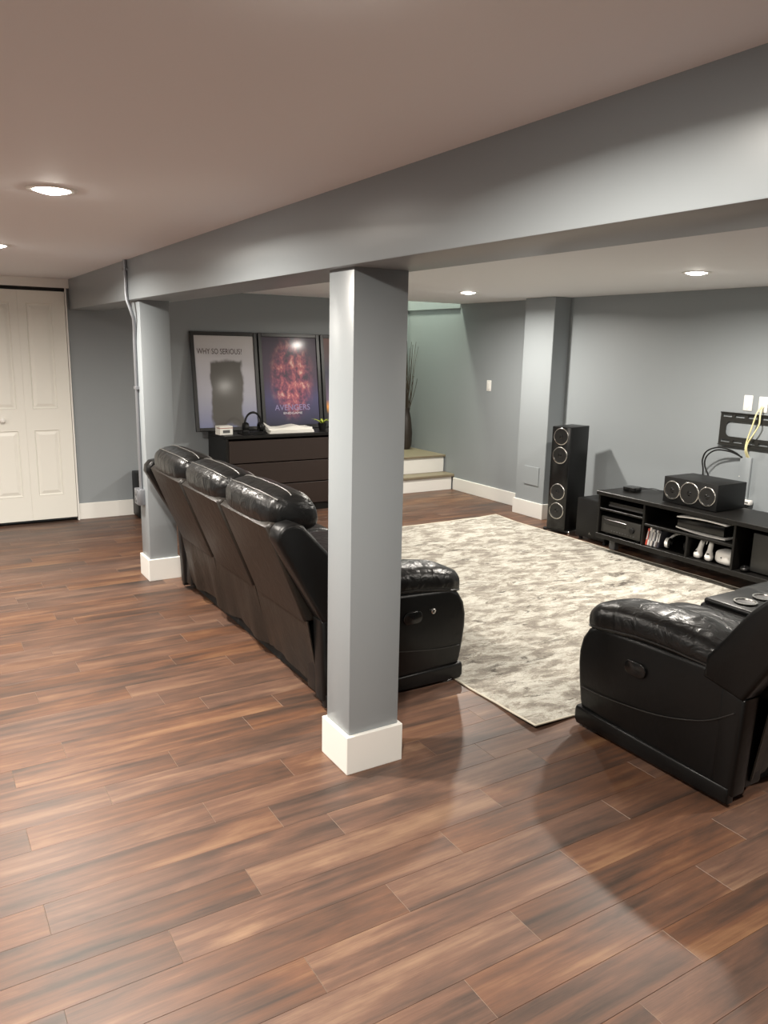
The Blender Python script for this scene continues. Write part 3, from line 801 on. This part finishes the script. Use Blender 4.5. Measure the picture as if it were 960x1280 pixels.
# pair of white motion controllers
def controller(label, y, lean, mirror):
    t = thing('motion_controller', label, 'controller', (4.79, y, ZB1+0.001), 0.25*mirror, 'white motion controllers on the lower shelf')
    b = MB(); rings = []
    path = [((0, 0, 0.004), 0.020), ((0, 0, 0.012), 0.031), ((0, 0, 0.035), 0.034), ((0.003, 0, 0.055), 0.027), ((0.012, 0, 0.075), 0.020), ((0.022, 0, 0.105), 0.019), ((0.030, 0, 0.130), 0.017), ((0.033, 0, 0.142), 0.008)]
    n = 16
    for (c, r) in path: rings.append([b.bm.verts.new((c[0]+r*math.cos(2*PI*k/n), c[1]+lean*c[2]+0.9*r*math.sin(2*PI*k/n), c[2])) for k in range(n)])
    for a, d in zip(rings, rings[1:]):
        for k in range(n): b.bm.faces.new((a[k], a[(k+1) % n], d[(k+1) % n], d[k]))
    b.bm.faces.new(rings[0][::-1]); b.bm.faces.new(rings[-1]); bmesh.ops.recalc_face_normals(b.bm, faces=b.bm.faces[:])
    b.build('grip', m_whitep, t, smooth=80)
    MB().lathe([(0.010, 0.0), (0.009, 0.006), (0.002, 0.007)], (0.0, 0, 0), 'z', 12).build('thumbstick', m_plastic, t, loc=(-0.022, lean*0.05, 0.052))
    MB().tube([(0.03, lean*0.14, 0.138), (0.02, lean*0.15+mirror*0.010, 0.150), (0.01, lean*0.15+mirror*0.022, 0.143), (0.005, lean*0.15+mirror*0.026, 0.115)], 0.0025, 6).build('wrist_strap', m_plastic if mirror < 0 else m_whitep, t)
controller('left one of the two white motion controllers on the lower shelf', 3.468, -0.02, -1)
controller('right one of the two white motion controllers, beside the white case', 3.378, 0.02, 1)
wc = place('carry_case', 'glossy white rounded carry case on the lower shelf', 'case', 4.78, 3.262, ZB1+0.0005, -0.12)
def rbox(b, c, s, e=4.0, nu=28, nv=16):
    rings = []
    def sp(v, p): return math.copysign(abs(v)**(2/p), v)
    for j in range(1, nv):
        a = -PI/2 + PI*j/nv
        rings.append([b.bm.verts.new((c[0]+s[0]*sp(math.cos(a), e)*sp(math.cos(2*PI*k/nu), e), c[1]+s[1]*sp(math.cos(a), e)*sp(math.sin(2*PI*k/nu), e), c[2]+s[2]*sp(math.sin(a), e))) for k in range(nu)])
    for a, d in zip(rings, rings[1:]):
        for k in range(nu): b.bm.faces.new((a[k], a[(k+1) % nu], d[(k+1) % nu], d[k]))
    b.bm.faces.new(rings[0][::-1]); b.bm.faces.new(rings[-1]); bmesh.ops.recalc_face_normals(b.bm, faces=b.bm.faces[:])
    return b
rbox(MB(), (0.06, 0, 0.052), (0.075, 0.078, 0.052), 3.6).build('shell', m_whitep, wc, smooth=80)
MB().lathe([(0.006, 0), (0.005, -0.004), (0.001, -0.004)], (-0.0145, 0, 0.055), 'x', 10).build('clasp', m_greyp, wc)
ms = place('computer_mouse', 'small black mouse in the tall right cubby of the stand', 'mouse', 4.77, 3.085, ZB1+0.0005, 0.3)
rbox(MB(), (0.03, 0, 0.018), (0.055, 0.033, 0.018), 2.6).build('shell', m_gloss, ms, smooth=80)
MB().lathe([(0.006, -0.004), (0.008, 0), (0.006, 0.004)], (0.0, 0, 0.034), 'y', 12).build('wheel', m_plastic, ms)
pcb = place('media_box', 'tall dark grey box filling the right cubby of the stand', 'box', 4.80, 2.90, ZB1+0.0005)
MB().box(0, 0.33, -0.17, 0.165, 0.008, 0.275, 0.004, 2).build('case', m_plastic, pcb)
MB().box(-0.004, 0.002, -0.168, 0.163, 0.010, 0.272, 0.003, 2).build('front_panel', bumped(mat('box_face', (0.028, 0.028, 0.026), 0.45), 80, 0.05), pcb)
for y in (-0.14, 0.13): MB().box(0.02, 0.06, y, y+0.02, 0, 0.009).build('foot', m_plastic, pcb, smooth=0)

# centre speaker on the stand
def driver(parent, x, y, z, r, kind, dirx=-1, bright=m_chrome):
    """ring, surround, cone facing local -x"""
    ring = MB().lathe([(r, 0.0), (r, -0.004), (r*0.97, -0.006), (r*0.90, -0.006), (r*0.885, -0.001)], (x, y, z), 'x', 36, cap=False).build('driver_ring', bright, parent, smooth=60)
    if kind == 'cone':
        MB().lathe([(r*0.89, -0.0025), (r*0.83, -0.005), (r*0.76, -0.0015), (r*0.30, -0.0008), (r*0.28, -0.0009)], (x, y, z), 'x', 32, cap=True).build('cone', m_cone, ring, smooth=60)
        MB().lathe([(r*0.30, -0.001), (r*0.22, -0.006), (r*0.06, -0.009), (0.001, -0.009)], (x, y, z), 'x', 20, cap=False).build('dust_cap', m_gloss, ring, smooth=60)
    else:
        MB().lathe([(r*0.89, -0.003), (r*0.60, -0.001), (r*0.30, -0.0008)], (x, y, z), 'x', 32, cap=True).build('waveguide', m_cone, ring, smooth=60)
        MB().lathe([(r*0.28, -0.0012), (r*0.20, -0.005), (0.001, -0.008)], (x, y, z), 'x', 20, cap=False).build('dome', m_gloss, ring, smooth=60)
    return ring
cs = place('center_speaker', 'black three-driver centre speaker standing on the television stand', 'speaker', 4.822, 3.613, ZT+0.0005)
MB().box(0, 0.32, -0.23, 0.23, 0.004, 0.196, 0.004, 2).build('cabinet', m_black, cs)
MB().box(-0.005, 0.003, -0.23, 0.23, 0.004, 0.196, 0.003, 2).build('baffle', m_plastic, cs)
driver(cs, -0.005, 0.150, 0.100, 0.071, 'cone'); driver(cs, -0.005, 0.0, 0.100, 0.083, 'horn'); driver(cs, -0.005, -0.150, 0.100, 0.071, 'cone')
for y in (-0.18, 0.18):
    for x in (0.03, 0.29): MB().lathe([(0.012, 0), (0.012, 0.005)], (x, y, 0), 'z', 10).build('foot', m_plastic, cs)

sb = place('streaming_box', 'small flat black box on the left end of the television stand', 'media player', 4.955, 4.255, ZT+0.0005, 0.15)
rb_ = MB(); rb_.prism(rrect(0, 0, 0.115, 0.115, 0.022, 4), 0.002, 0.034, 'xy', 0.003, 2); rb_.build('case', m_gloss, sb)
MB().lathe([(0.045, 0), (0.045, 0.003)], (0, 0, 0), 'z', 24).build('foot', m_plastic, sb)
MB().tube(spline([(0.055, -0.02, 0.014), (0.09, -0.05, 0.016), (0.13, -0.11, 0.022), (0.16, -0.15, 0.010), (0.19, -0.17, 0.006)]), 0.003, 6).build('cable', m_plastic, sb)

# tower speaker
tw = thing('tower_speaker', 'tall black floor-standing speaker with four drivers beside the column', 'speaker', (4.865, 5.00, 0), math.radians(14))
MB().box(0, 0.30, -0.092, 0.092, 0.034, 0.950, 0.005, 2).build('cabinet', m_black, tw)
MB().box(-0.006, 0.004, -0.092, 0.092, 0.036, 0.948, 0.003, 2).build('baffle', m_gloss, tw)
for z, kd in ((0.865, 'horn'), (0.700, 'cone'), (0.375, 'cone'), (0.205, 'cone')): driver(tw, -0.006, 0, z, 0.074, kd, bright=m_chrome)
MB().box(0.0, 0.29, -0.10, 0.10, 0.020, 0.036, 0.003, 1).build('plinth', m_plastic, tw, smooth=0)
for y in (-0.125, 0.125):
    for x in (0.02, 0.27):
        MB().box(x-0.018, x+0.018, min(y, 0), max(y, 0), 0.018, 0.032, 0.003, 1).build('outrigger', m_plastic, tw, smooth=0)
        MB().lathe([(0.012, 0.0), (0.014, 0.006), (0.014, 0.030), (0.008, 0.036)], (x, y, 0), 'z', 14).build('foot', m_chrome if y < 0 else m_plastic, tw)
# subwoofer between tower and stand
sw = thing('subwoofer', 'plain black subwoofer box between tower speaker and stand', 'subwoofer', (4.90, 4.62, 0), math.radians(0))
MB().box(0, 0.38, -0.175, 0.165, 0.030, 0.365, 0.006, 2).build('cabinet', m_black, sw)
MB().box(-0.008, 0.002, -0.172, 0.162, 0.034, 0.362, 0.004, 2).build('grille', m_plastic, sw)
lg = MB(); lg.tube([(-0.0085, -0.002, 0.085), (-0.0085, 0.006, 0.062)], 0.0016, 6); lg.tube([(-0.0085, -0.002, 0.085), (-0.0085, -0.012, 0.062), (-0.0085, 0.002, 0.066)], 0.0016, 6); lg.build('emblem', m_chrome, sw)
for y in (-0.14, 0.13):
    for x in (0.03, 0.34): MB().lathe([(0.018, 0), (0.015, 0.031)], (x, y, 0), 'z', 12).build('foot', m_plastic, sw)

# ------------------------------------------------------------------ television wall fittings
def wall_plate(name, label, yc, zc, kind, wx=XR):
    t = thing(name, label, 'switch' if kind == 'switch' else 'wall plate', (wx, yc, zc))
    MB().box(-0.007, 0, -0.036, 0.036, -0.057, 0.057, 0.003, 2).build('cover', m_whitep, t)
    if kind == 'switch': MB().box(-0.011, -0.006, -0.017, 0.017, -0.033, 0.033, 0.002, 1).build('rocker', m_whitep, t, smooth=0)
    if kind == 'port':
        MB().lathe([(0.020, -0.006), (0.018, -0.012), (0.010, -0.013)], (0, 0, -0.010), 'x', 20).build('grommet', m_whitep, t)
    if kind == 'outlet':
        for z in (-0.02, 0.02): MB().lathe([(0.016, -0.006), (0.015, -0.009), (0.002, -0.009)], (0, 0, z), 'x', 20).build('socket', m_whitep, t)
    for z in (-0.046, 0.046): MB().lathe([(0.003, -0.006), (0.002, -0.0085), (0.0005, -0.0085)], (0, 0, z), 'x', 8).build('screw', m_greyp, t)
    return t
wall_plate('light_switch', 'white light switch on the grey wall between steps and column', 6.62, 1.216, 'switch')
wall_plate('wall_plate', 'blank white wall plate above the television bracket, left of the pair', 3.578, 1.246, 'outlet')
wall_plate('cable_plate', 'white wall plate with pale yellow cables coming out', 3.456, 1.242, 'port')
wall_plate('power_outlet', 'small white outlet low on the wall behind the centre speaker', 3.985, 0.555, 'outlet')

mt = thing('tv_bracket', 'empty black slotted television wall bracket', 'tv bracket', (XR, 3.785, 0))
def bracket():
    # frame plate with a rounded window and slots
    y1, y0, z0, z1 = 0.0, -0.86, 0.925, 1.165
    th = 0.062
    t_ = (-0.016, -0.012)
    def strip(ya, yb, za, zb, slots, horiz):
        b = MB()
        if horiz:
            sh = 0.019; zc = (za+zb)/2 + (0.008 if za > 1 else -0.004)
            b.box(*t_, ya, yb, za, zc-sh/2); b.box(*t_, ya, yb, zc+sh/2, zb)
            y = ya; edges = [ya]
            for (sa, sb_) in slots: b.box(*t_, y, sa, zc-sh/2, zc+sh/2); y = sb_
            b.box(*t_, y, yb, zc-sh/2, zc+sh/2)
        return b
    slots = [(-0.86+0.03+0.105*k, -0.86+0.03+0.105*k+0.075) for k in range(8)]
    strip(y0, y1, z1-th, z1, slots, True).build('top_rail', m_mount, mt, smooth=0)
    strip(y0, y1, z0, z0+th, slots, True).build('bottom_rail', m_mount, mt, smooth=0)
    for (ya, yb) in ((-0.052, 0.0), (y0, y0+0.052)):
        MB().box(*t_, ya, yb, z0+th, z1-th).build('side_bar', m_mount, mt, smooth=0)
    MB().box(*t_, -0.56, -0.50, z0+th, z1-th).build('side_bar', m_mount, mt, smooth=0)
    # corner fillets of the windows
    for (yc, sy) in ((-0.052, -1), (-0.50, 1), (-0.56, -1), (y0+0.052, 1)):
        for (zc, sz) in ((z0+th, 1), (z1-th, -1)):
            R_ = 0.04; n = 6
            poly = [(yc, zc), ] + [(yc+sy*(R_-R_*math.sin(PI/2*k/n)), zc+sz*(R_-R_*math.cos(PI/2*k/n))) for k in range(n+1)]
            MB().prism(poly, t_[0], t_[1], 'yz').build('corner_gusset', m_mount, mt, smooth=0)
    for z in (z1, z0-0.004):
        MB().box(-0.024, -0.012, y0, y1, z-0.004, z+0.004, 0.001, 1).build('hook_lip', m_mount, mt, smooth=0)
    for y in (-0.02, -0.53, y0+0.02):
        for z in (z0+0.09, z1-0.09): MB().lathe([(0.012, 0), (0.012, -0.012)], (0, y, z), 'x', 10).build('spacer', m_mount, mt)
bracket()
yc1 = MB().tube(spline([(XR-0.012, 3.458, 1.232), (XR-0.05, 3.468, 1.18), (XR-0.055, 3.49, 1.08), (XR-0.05, 3.52, 0.98), (XR-0.045, 3.53, 0.90), (XR-0.014, 3.528, 0.845)]), 0.0055, 8).build('yellow_cable', m_yel)
tag(yc1, 'pale yellow cable hanging from the wall plate, left of two', 'cable', 'yellow cables on the television wall')
yc2 = MB().tube(spline([(XR-0.012, 3.452, 1.232), (XR-0.052, 3.438, 1.17), (XR-0.058, 3.435, 1.10), (XR-0.055, 3.47, 1.03), (XR-0.052, 3.512, 0.955), (XR-0.045, 3.518, 0.90), (XR-0.014, 3.512, 0.845)]), 0.0055, 8).build('yellow_cable', m_yel)
tag(yc2, 'pale yellow cable bulging to the right of its twin', 'cable', 'yellow cables on the television wall')
rw = MB().box(XR-0.022, XR, 3.488, 3.578, 0.475, 0.848, 0.004, 2).build('cable_cover', m_wall)
tag(rw, 'grey painted vertical cable cover on the wall below the bracket', 'cable cover')
for z in (0.53, 0.70): MB().lathe([(0.004, -0.022), (0.003, -0.0245), (0.0005, -0.0245)], (XR, 3.57 if z > 0.6 else 3.495, z), 'x', 8).build('screw', m_whitep, rw)
bc1 = MB().tube(spline([(XR-0.018, 3.57, 0.842), (XR-0.06, 3.62, 0.885), (XR-0.10, 3.71, 0.905), (XR-0.13, 3.79, 0.87), (XR-0.14, 3.815, 0.80), (XR-0.14, 3.80, 0.72), (XR-0.15, 3.79, 0.60)]), 0.006, 8).build('black_cable', m_plastic)
tag(bc1, 'outer black cable arching from cable cover to behind centre speaker', 'cable', 'black cables behind the centre speaker')
bc2 = MB().tube(spline([(XR-0.018, 3.562, 0.842), (XR-0.07, 3.63, 0.88), (XR-0.11, 3.72, 0.885), (XR-0.14, 3.775, 0.84), (XR-0.15, 3.785, 0.77), (XR-0.15, 3.74, 0.68), (XR-0.155, 3.72, 0.60)]), 0.006, 8).build('black_cable', m_plastic)
tag(bc2, 'inner black cable arching from cable cover to behind centre speaker', 'cable', 'black cables behind the centre speaker')
tgb = MB().box(XR-0.05, XR-0.012, 3.44, 3.515, ZT+0.0005, ZT+0.035, 0.004, 2).build('power_adapter', m_whitep)
tag(tgb, 'small white adapter at the foot of the grey cable cover', 'adapter')
MB().box(XR-0.0505, XR-0.0495, 3.455, 3.50, ZT+0.012, ZT+0.022).build('print', m_greyp, tgb, smooth=0)

# ------------------------------------------------------------------ dresser and what stands on it
DX0, DX1, DY0, DY1, DZ = 2.475, 3.85, 6.83, 7.32, 0.768
ds = thing('dresser', 'dark brown wide dresser with three drawers under the posters', 'dresser', (DX0, DY0, 0))
def d_(x0, x1, y0, y1, z0, z1): return (x0-DX0, x1-DX0, y0-DY0, y1-DY0, z0, z1)
panel('top', ds, *d_(DX0, DX1, DY0, DY1, DZ-0.030, DZ), b=0.003)
for x in (DX0, DX1-0.025): panel('side', ds, *d_(x, x+0.025, DY0, DY1, 0, DZ-0.030))
panel('back', ds, *d_(DX0+0.025, DX1-0.025, DY1-0.01, DY1, 0.02, DZ-0.03))
panel('plinth', ds, *d_(DX0+0.025, DX1-0.025, DY0+0.02, DY0+0.04, 0.0, 0.07))
zs = [0.075, 0.295, 0.510, 0.728]
for k in range(3):
    panel('drawer', ds, *d_(DX0+0.028, DX1-0.028, DY0+0.004, DY0+0.40, zs[k], zs[k+1]-0.010), b=0.003, m_=m_drawer)

def poster_mat(name, kind):
    M = mat(name, (0.5, 0.5, 0.5), 0.5, 0.5, coat=0.12)
    P(M).inputs['Coat Roughness'].default_value = 0.12
    tc = N(M, 'ShaderNodeTexCoord')
    sx = N(M, 'ShaderNodeSeparateXYZ'); L(M, tc.outputs['Generated'], sx.inputs[0])
    if kind == 0:
        g = ramp(M, [(0.0, (0.20, 0.22, 0.36)), (0.35, (0.40, 0.40, 0.47)), (1.0, (0.56, 0.54, 0.54))]); L(M, sx.outputs['Z'], g.inputs[0])
        n = N(M, 'ShaderNodeTexNoise', Scale=3.0, Detail=3.0); L(M, tc.outputs['Generated'], n.inputs['Vector'])
        # one soft dark upright block, nothing more
        def dist(axis, c, hw):
            a = N(M, 'ShaderNodeMath', operation='SUBTRACT'); L(M, sx.outputs[axis], a.inputs[0]); a.inputs[1].default_value = c
            b = N(M, 'ShaderNodeMath', operation='ABSOLUTE'); L(M, a.outputs[0], b.inputs[0])
            d = N(M, 'ShaderNodeMath', operation='SUBTRACT'); L(M, b.outputs[0], d.inputs[0]); d.inputs[1].default_value = hw
            return d.outputs[0]
        mxx = N(M, 'ShaderNodeMath', operation='MAXIMUM'); L(M, dist('X', 0.50, 0.26), mxx.inputs[0]); L(M, dist('Z', 0.36, 0.36), mxx.inputs[1])
        nn = N(M, 'ShaderNodeMath', operation='MULTIPLY_ADD'); L(M, n.outputs['Fac'], nn.inputs[0]); nn.inputs[1].default_value = 0.22; nn.inputs[2].default_value = -0.11
        sm = N(M, 'ShaderNodeMath', operation='ADD'); L(M, mxx.outputs[0], sm.inputs[0]); L(M, nn.outputs[0], sm.inputs[1])
        mr = N(M, 'ShaderNodeMapRange', interpolation_type='SMOOTHSTEP'); mr.inputs['From Min'].default_value = -0.02; mr.inputs['From Max'].default_value = 0.03; L(M, sm.outputs[0], mr.inputs['Value'])
        mx = N(M, 'ShaderNodeMix', data_type='RGBA'); L(M, mr.outputs[0], mx.inputs[0]); mx.inputs[6].default_value = (0.085, 0.078, 0.070, 1); L(M, g.outputs[0], mx.inputs[7])
        L(M, mx.outputs[2], P(M).inputs['Base Color'])
    else:
        base = ramp(M, [(0.0, (0.012, 0.012, 0.04)), (0.30, (0.045, 0.04, 0.13)), (0.55, (0.05, 0.02, 0.06)), (1.0, (0.035, 0.02, 0.045))] if kind == 1 else
                    [(0.0, (0.01, 0.01, 0.015)), (0.12, (0.03, 0.02, 0.02)), (0.20, (0.75, 0.30, 0.05)), (0.28, (0.12, 0.08, 0.14)), (0.6, (0.03, 0.03, 0.06)), (0.85, (0.10, 0.06, 0.06)), (1.0, (0.16, 0.08, 0.07))])
        L(M, sx.outputs['Z'], base.inputs[0])
        n = N(M, 'ShaderNodeTexNoise', Scale=8.0, Detail=5.0, Roughness=0.65, Distortion=0.3); L(M, tc.outputs['Generated'], n.inputs['Vector'])
        hot = ramp(M, [(0.38, (0.03, 0.012, 0.04)), (0.48, (0.20, 0.035, 0.09)), (0.58, (0.50, 0.12, 0.14)), (0.68, (0.78, 0.50, 0.42))]); L(M, n.outputs['Fac'], hot.inputs[0])
        # where the warm abstract patches sit: a soft heap in the middle
        a = N(M, 'ShaderNodeVectorMath', operation='DISTANCE'); mp = N(M, 'ShaderNodeMapping'); mp.inputs['Scale'].default_value = (1.0, 0, 0.85)
        L(M, tc.outputs['Generated'], mp.inputs[0]); L(M, mp.outputs[0], a.inputs[0]); a.inputs[1].default_value = (0.52, 0, 0.46)
        mr = N(M, 'ShaderNodeMapRange', interpolation_type='SMOOTHSTEP'); mr.inputs['From Min'].default_value = 0.20; mr.inputs['From Max'].default_value = 0.46; mr.inputs['To Min'].default_value = 0.95; mr.inputs['To Max'].default_value = 0.0
        L(M, a.outputs['Value'], mr.inputs['Value'])
        if kind == 2: mr.inputs['To Min'].default_value = 0.05
        mx = N(M, 'ShaderNodeMix', data_type='RGBA'); L(M, mr.outputs[0], mx.inputs[0]); L(M, base.outputs[0], mx.inputs[6]); L(M, hot.outputs[0], mx.inputs[7])
        L(M, mx.outputs[2], P(M).inputs['Base Color'])
    return M
PH, PWD = 0.945, 0.668
def poster(x0, label, kind, lines):
    lean = math.asin((7.386-7.262)/PH)
    t = thing('framed_poster', label, 'poster', (x0, 7.262, DZ+0.001), group='framed posters leaning on the wall')
    t.rotation_euler = (-lean, 0, 0)
    f = 0.036
    MB().box(0, f, -0.022, 0, 0, PH, 0.003, 1).build('frame_side', m_frame, t, smooth=0); MB().box(PWD-f, PWD, -0.022, 0, 0, PH, 0.003, 1).build('frame_side', m_frame, t, smooth=0)
    MB().box(f, PWD-f, -0.022, 0, 0, f, 0.003, 1).build('frame_rail', m_frame, t, smooth=0); MB().box(f, PWD-f, -0.022, 0, PH-f, PH, 0.003, 1).build('frame_rail', m_frame, t, smooth=0)
    s_ = MB().box(f-0.002, PWD-f+0.002, -0.010, -0.004, f-0.002, PH-f+0.002).build('print_sheet', poster_mat('poster_print_%d' % kind, kind), t, smooth=0)
    for (txt, size, xc, z, mm, sx_) in lines:
        M4 = Matrix.Translation((xc, -0.0108, z)) @ Matrix.Rotation(PI/2, 4, 'X') @ Matrix.Diagonal((sx_, 1, 1, 1))
        text_mesh(txt, size, mm, s_, M4)
    return t
poster(2.335, 'framed pale grey poster with dark block, leftmost of the posters', 0, [('WHY SO SERIOUS?', 0.075, 0.285, 0.735, m_printk, 0.72)])
poster(3.016, 'framed dark violet poster with warm red patches, middle of the three', 1, [('AVENGERS', 0.082, 0.335, 0.185, m_printv, 0.98), ('ENDGAME', 0.030, 0.335, 0.145, m_print, 1.5)])
poster(3.698, 'framed dark poster with orange band, mostly hidden behind the near post', 2, [])

wbx = thing('white_box', 'small white carton with printed side on the dresser left end', 'carton', (2.515, 6.985, DZ+0.0005), 0.10)
MB().box(-0.065, 0.065, -0.05, 0.05, 0, 0.082, 0.002, 1).build('carton', m_paper, wbx, smooth=0)
MB().box(-0.066, 0.066, -0.051, 0.02, 0.060, 0.067, 0).build('stripe', mat('faded_red', (0.35, 0.16, 0.13), 0.6), wbx, smooth=0)
MB().box(-0.035, 0.035, -0.0508, -0.049, 0.018, 0.045, 0).build('print', m_greyp, wbx, smooth=0)
hs = headset('headphones', 'black over-ear headphones propped up on the dresser', 2.81, 7.0, DZ-0.007, PI/2, m_plastic, m_leather, (0, 0, 0))
hs.scale = (1.15, 1.05, 1.2)
hst = thing('headphone_stand', 'low black tray with cable under the headphones', 'stand', (2.80, 7.0, DZ+0.0005))
MB().prism(rrect(0, 0, 0.26, 0.16, 0.03, 4), 0, 0.010, 'xy', 0.002, 1).build('tray', m_plastic, hst)
MB().tube(spline([(-0.055, -0.064, 0.016), (-0.02, -0.068, 0.018), (0.03, -0.062, 0.016), (0.07, -0.068, 0.018), (0.115, -0.060, 0.016)]), 0.006, 6).build('coiled_cable', m_plastic, hst)
MB().box(-0.122, -0.065, -0.077, -0.051, 0.010, 0.040, 0.005, 2).build('charger', m_plastic, hst)
# crumpled white paper bag on a flat stack of paper
pa = thing('paper_stack', 'flat stack of white papers on the dresser beside the headphones', 'papers', (3.165, 6.985, DZ+0.0005))
for k in range(3): MB().box(-0.235+0.006*k, 0.235-0.004*k, -0.10, 0.10-0.004*k, 0.010*k, 0.010*k+0.009, 0.001, 1).build('sheet_bundle', m_paper, pa, smooth=0)
bg = MB(); nx, ny = 16, 8; rnd = random.Random(4); vv = []
for j in range(ny+1):
    row = []
    for i in range(nx+1):
        u, v = i/nx, j/ny
        h = 0.018 + 0.045*math.exp(-((u-0.02)/0.10)**2)*v + 0.022*math.exp(-((u-0.62)/0.16)**2) + rnd.uniform(-0.003, 0.003)
        row.append((-0.24+0.46*u, -0.085+0.165*v, h))
    vv.append(row)
tp = [[bg.bm.verts.new(p) for p in r] for r in vv]; bt = [[bg.bm.verts.new((p[0], p[1], 0.0)) for p in r] for r in vv]
for j in range(ny):
    for i in range(nx):
        bg.bm.faces.new((tp[j][i], tp[j][i+1], tp[j+1][i+1], tp[j+1][i])); bg.bm.faces.new((bt[j][i], bt[j+1][i], bt[j+1][i+1], bt[j][i+1]))
for i in range(nx): bg.bm.faces.new((bt[0][i], bt[0][i+1], tp[0][i+1], tp[0][i])); bg.bm.faces.new((tp[ny][i], tp[ny][i+1], bt[ny][i+1], bt[ny][i]))
for j in range(ny): bg.bm.faces.new((tp[j][0], tp[j+1][0], bt[j+1][0], bt[j][0])); bg.bm.faces.new((bt[j][nx], bt[j+1][nx], tp[j+1][nx], tp[j][nx]))
bg_o = bg.build('paper_bag', m_paper, smooth=25, loc=(3.165, 6.985, DZ+0.031))
tag(bg_o, 'crumpled white bag lying on the flat paper stack', 'bag')
pt = thing('stand_in_plant', 'invented dark pot with leaves for a yellow-green glow, half hidden by the near post', 'plant', (3.57, 7.05, DZ+0.0005))  # invented plant standing in for an unclear yellow-green glow
MB().lathe([(0.030, 0), (0.042, 0.05), (0.044, 0.07), (0.038, 0.07), (0.034, 0.055)], (0, 0, 0), 'z', 20).build('pot', m_plastic, pt)
for k in range(7):
    a = 2*PI*k/7 + 0.3; l = 0.09 + 0.02*(k % 3)
    b = MB()
    pts = [(math.cos(a)*l*u, math.sin(a)*l*u, 0.06+0.10*u-0.06*u*u) for u in (0, .25, .5, .75, 1)]
    wd = (0.004, 0.010, 0.012, 0.008, 0.001)
    nrm = (-math.sin(a), math.cos(a))
    q = [[b.bm.verts.new((p[0]+s_*w_*nrm[0], p[1]+s_*w_*nrm[1], p[2]+dz)) for s_ in (-1, 1) for dz in (0, 0.0012)] for p, w_ in zip(pts, wd)]
    for r1_, r2_ in zip(q, q[1:]):
        for (i1, i2) in ((0, 1), (1, 3), (3, 2), (2, 0)): b.bm.faces.new((r1_[i1], r1_[i2], r2_[i2], r2_[i1]))
    b.bm.faces.new((q[0][0], q[0][2], q[0][3], q[0][1])); b.bm.faces.new((q[-1][0], q[-1][1], q[-1][3], q[-1][2]))
    bmesh.ops.recalc_face_normals(b.bm, faces=b.bm.faces[:])
    b.build('leaf', m_leaf, pt)

# dark box on the floor behind the far post
bx = thing('floor_speaker', 'dark upright box on the floor behind the far post', 'speaker', (1.745, 7.16, 0))
MB().box(0, 0.22, 0, 0.205, 0.012, 0.425, 0.008, 2).build('cabinet', m_black, bx)
MB().box(0.005, 0.215, -0.008, 0.002, 0.016, 0.420, 0.004, 2).build('grille', m_plastic, bx)
for x in (0.03, 0.19):
    for y in (0.03, 0.17): MB().lathe([(0.014, 0), (0.014, 0.013)], (x, y, 0), 'z', 10).build('foot', m_plastic, bx)

# conduit on beam and post, with outlet box
cdt = thing('conduit', 'thin grey metal conduit running down from ceiling to outlet box', 'conduit', (1.275, 5.30, 0))
MB().tube([(0.0, 0.0, ZC1-0.002), (0.0, 0.0, 1.90), (0.002, -0.005, 1.86), (0.018, -0.02, 1.80), (0.034, -0.025, 1.745), (0.042, 0.0, 1.68), (0.044, 0.02, 1.60), (0.044, 0.02, 0.62)], 0.0115, 10).build('pipe', m_metal, cdt)
for z, x, y in ((1.30, 0.044, 0.02), (2.05, 0.0, 0.0)):
    MB().box(x-0.013, x+0.012, y-0.030, y+0.030, z-0.010, z+0.010, 0.002, 1).build('strap', m_metal, cdt, smooth=0)
ob = thing('outlet_box', 'grey metal surface outlet box at the conduit foot on the far post', 'outlet', (1.330, 5.32, 0.515))
MB().box(-0.045, 0, -0.055, 0.055, 0, 0.108, 0.005, 2).build('box', m_metal, ob)
MB().box(-0.049, -0.044, -0.035, 0.035, 0.004, 0.104, 0.002, 1).build('cover', m_metal, ob, smooth=0)
for z in (0.032, 0.078): MB().lathe([(0.016, -0.048), (0.015, -0.052), (0.002, -0.052)], (0, 0, z), 'x', 16).build('socket', m_greyp, ob)

# tall dry branches on the landing
br = thing('dry_branches', 'tall vase of thin dry branches on the stairwell landing', 'branches', (5.19, 8.0, 0.3805))
MB().lathe([(0.055, 0), (0.075, 0.05), (0.080, 0.20), (0.060, 0.38), (0.040, 0.46), (0.048, 0.50), (0.040, 0.50), (0.034, 0.46)], (0, 0, 0), 'z', 24).build('vase', m_vase, br)
rnd = random.Random(11)
for k in range(30):
    a = rnd.uniform(0, 2*PI); sp_ = rnd.uniform(0.02, 0.13); h = rnd.uniform(0.85, 1.30)
    pts = []
    for j in range(9):
        u = j/8
        pts.append((0.02*math.cos(a) + math.cos(a)*sp_*u**1.3 + 0.012*math.sin(7*u+k), 0.02*math.sin(a) + math.sin(a)*sp_*0.8*u**1.3 + 0.012*math.cos(6*u+k), 0.30 + (h-0.30)*u))
    MB().tube(pts, 0.0058, 5, 0.4).build('branch', m_bark, br)
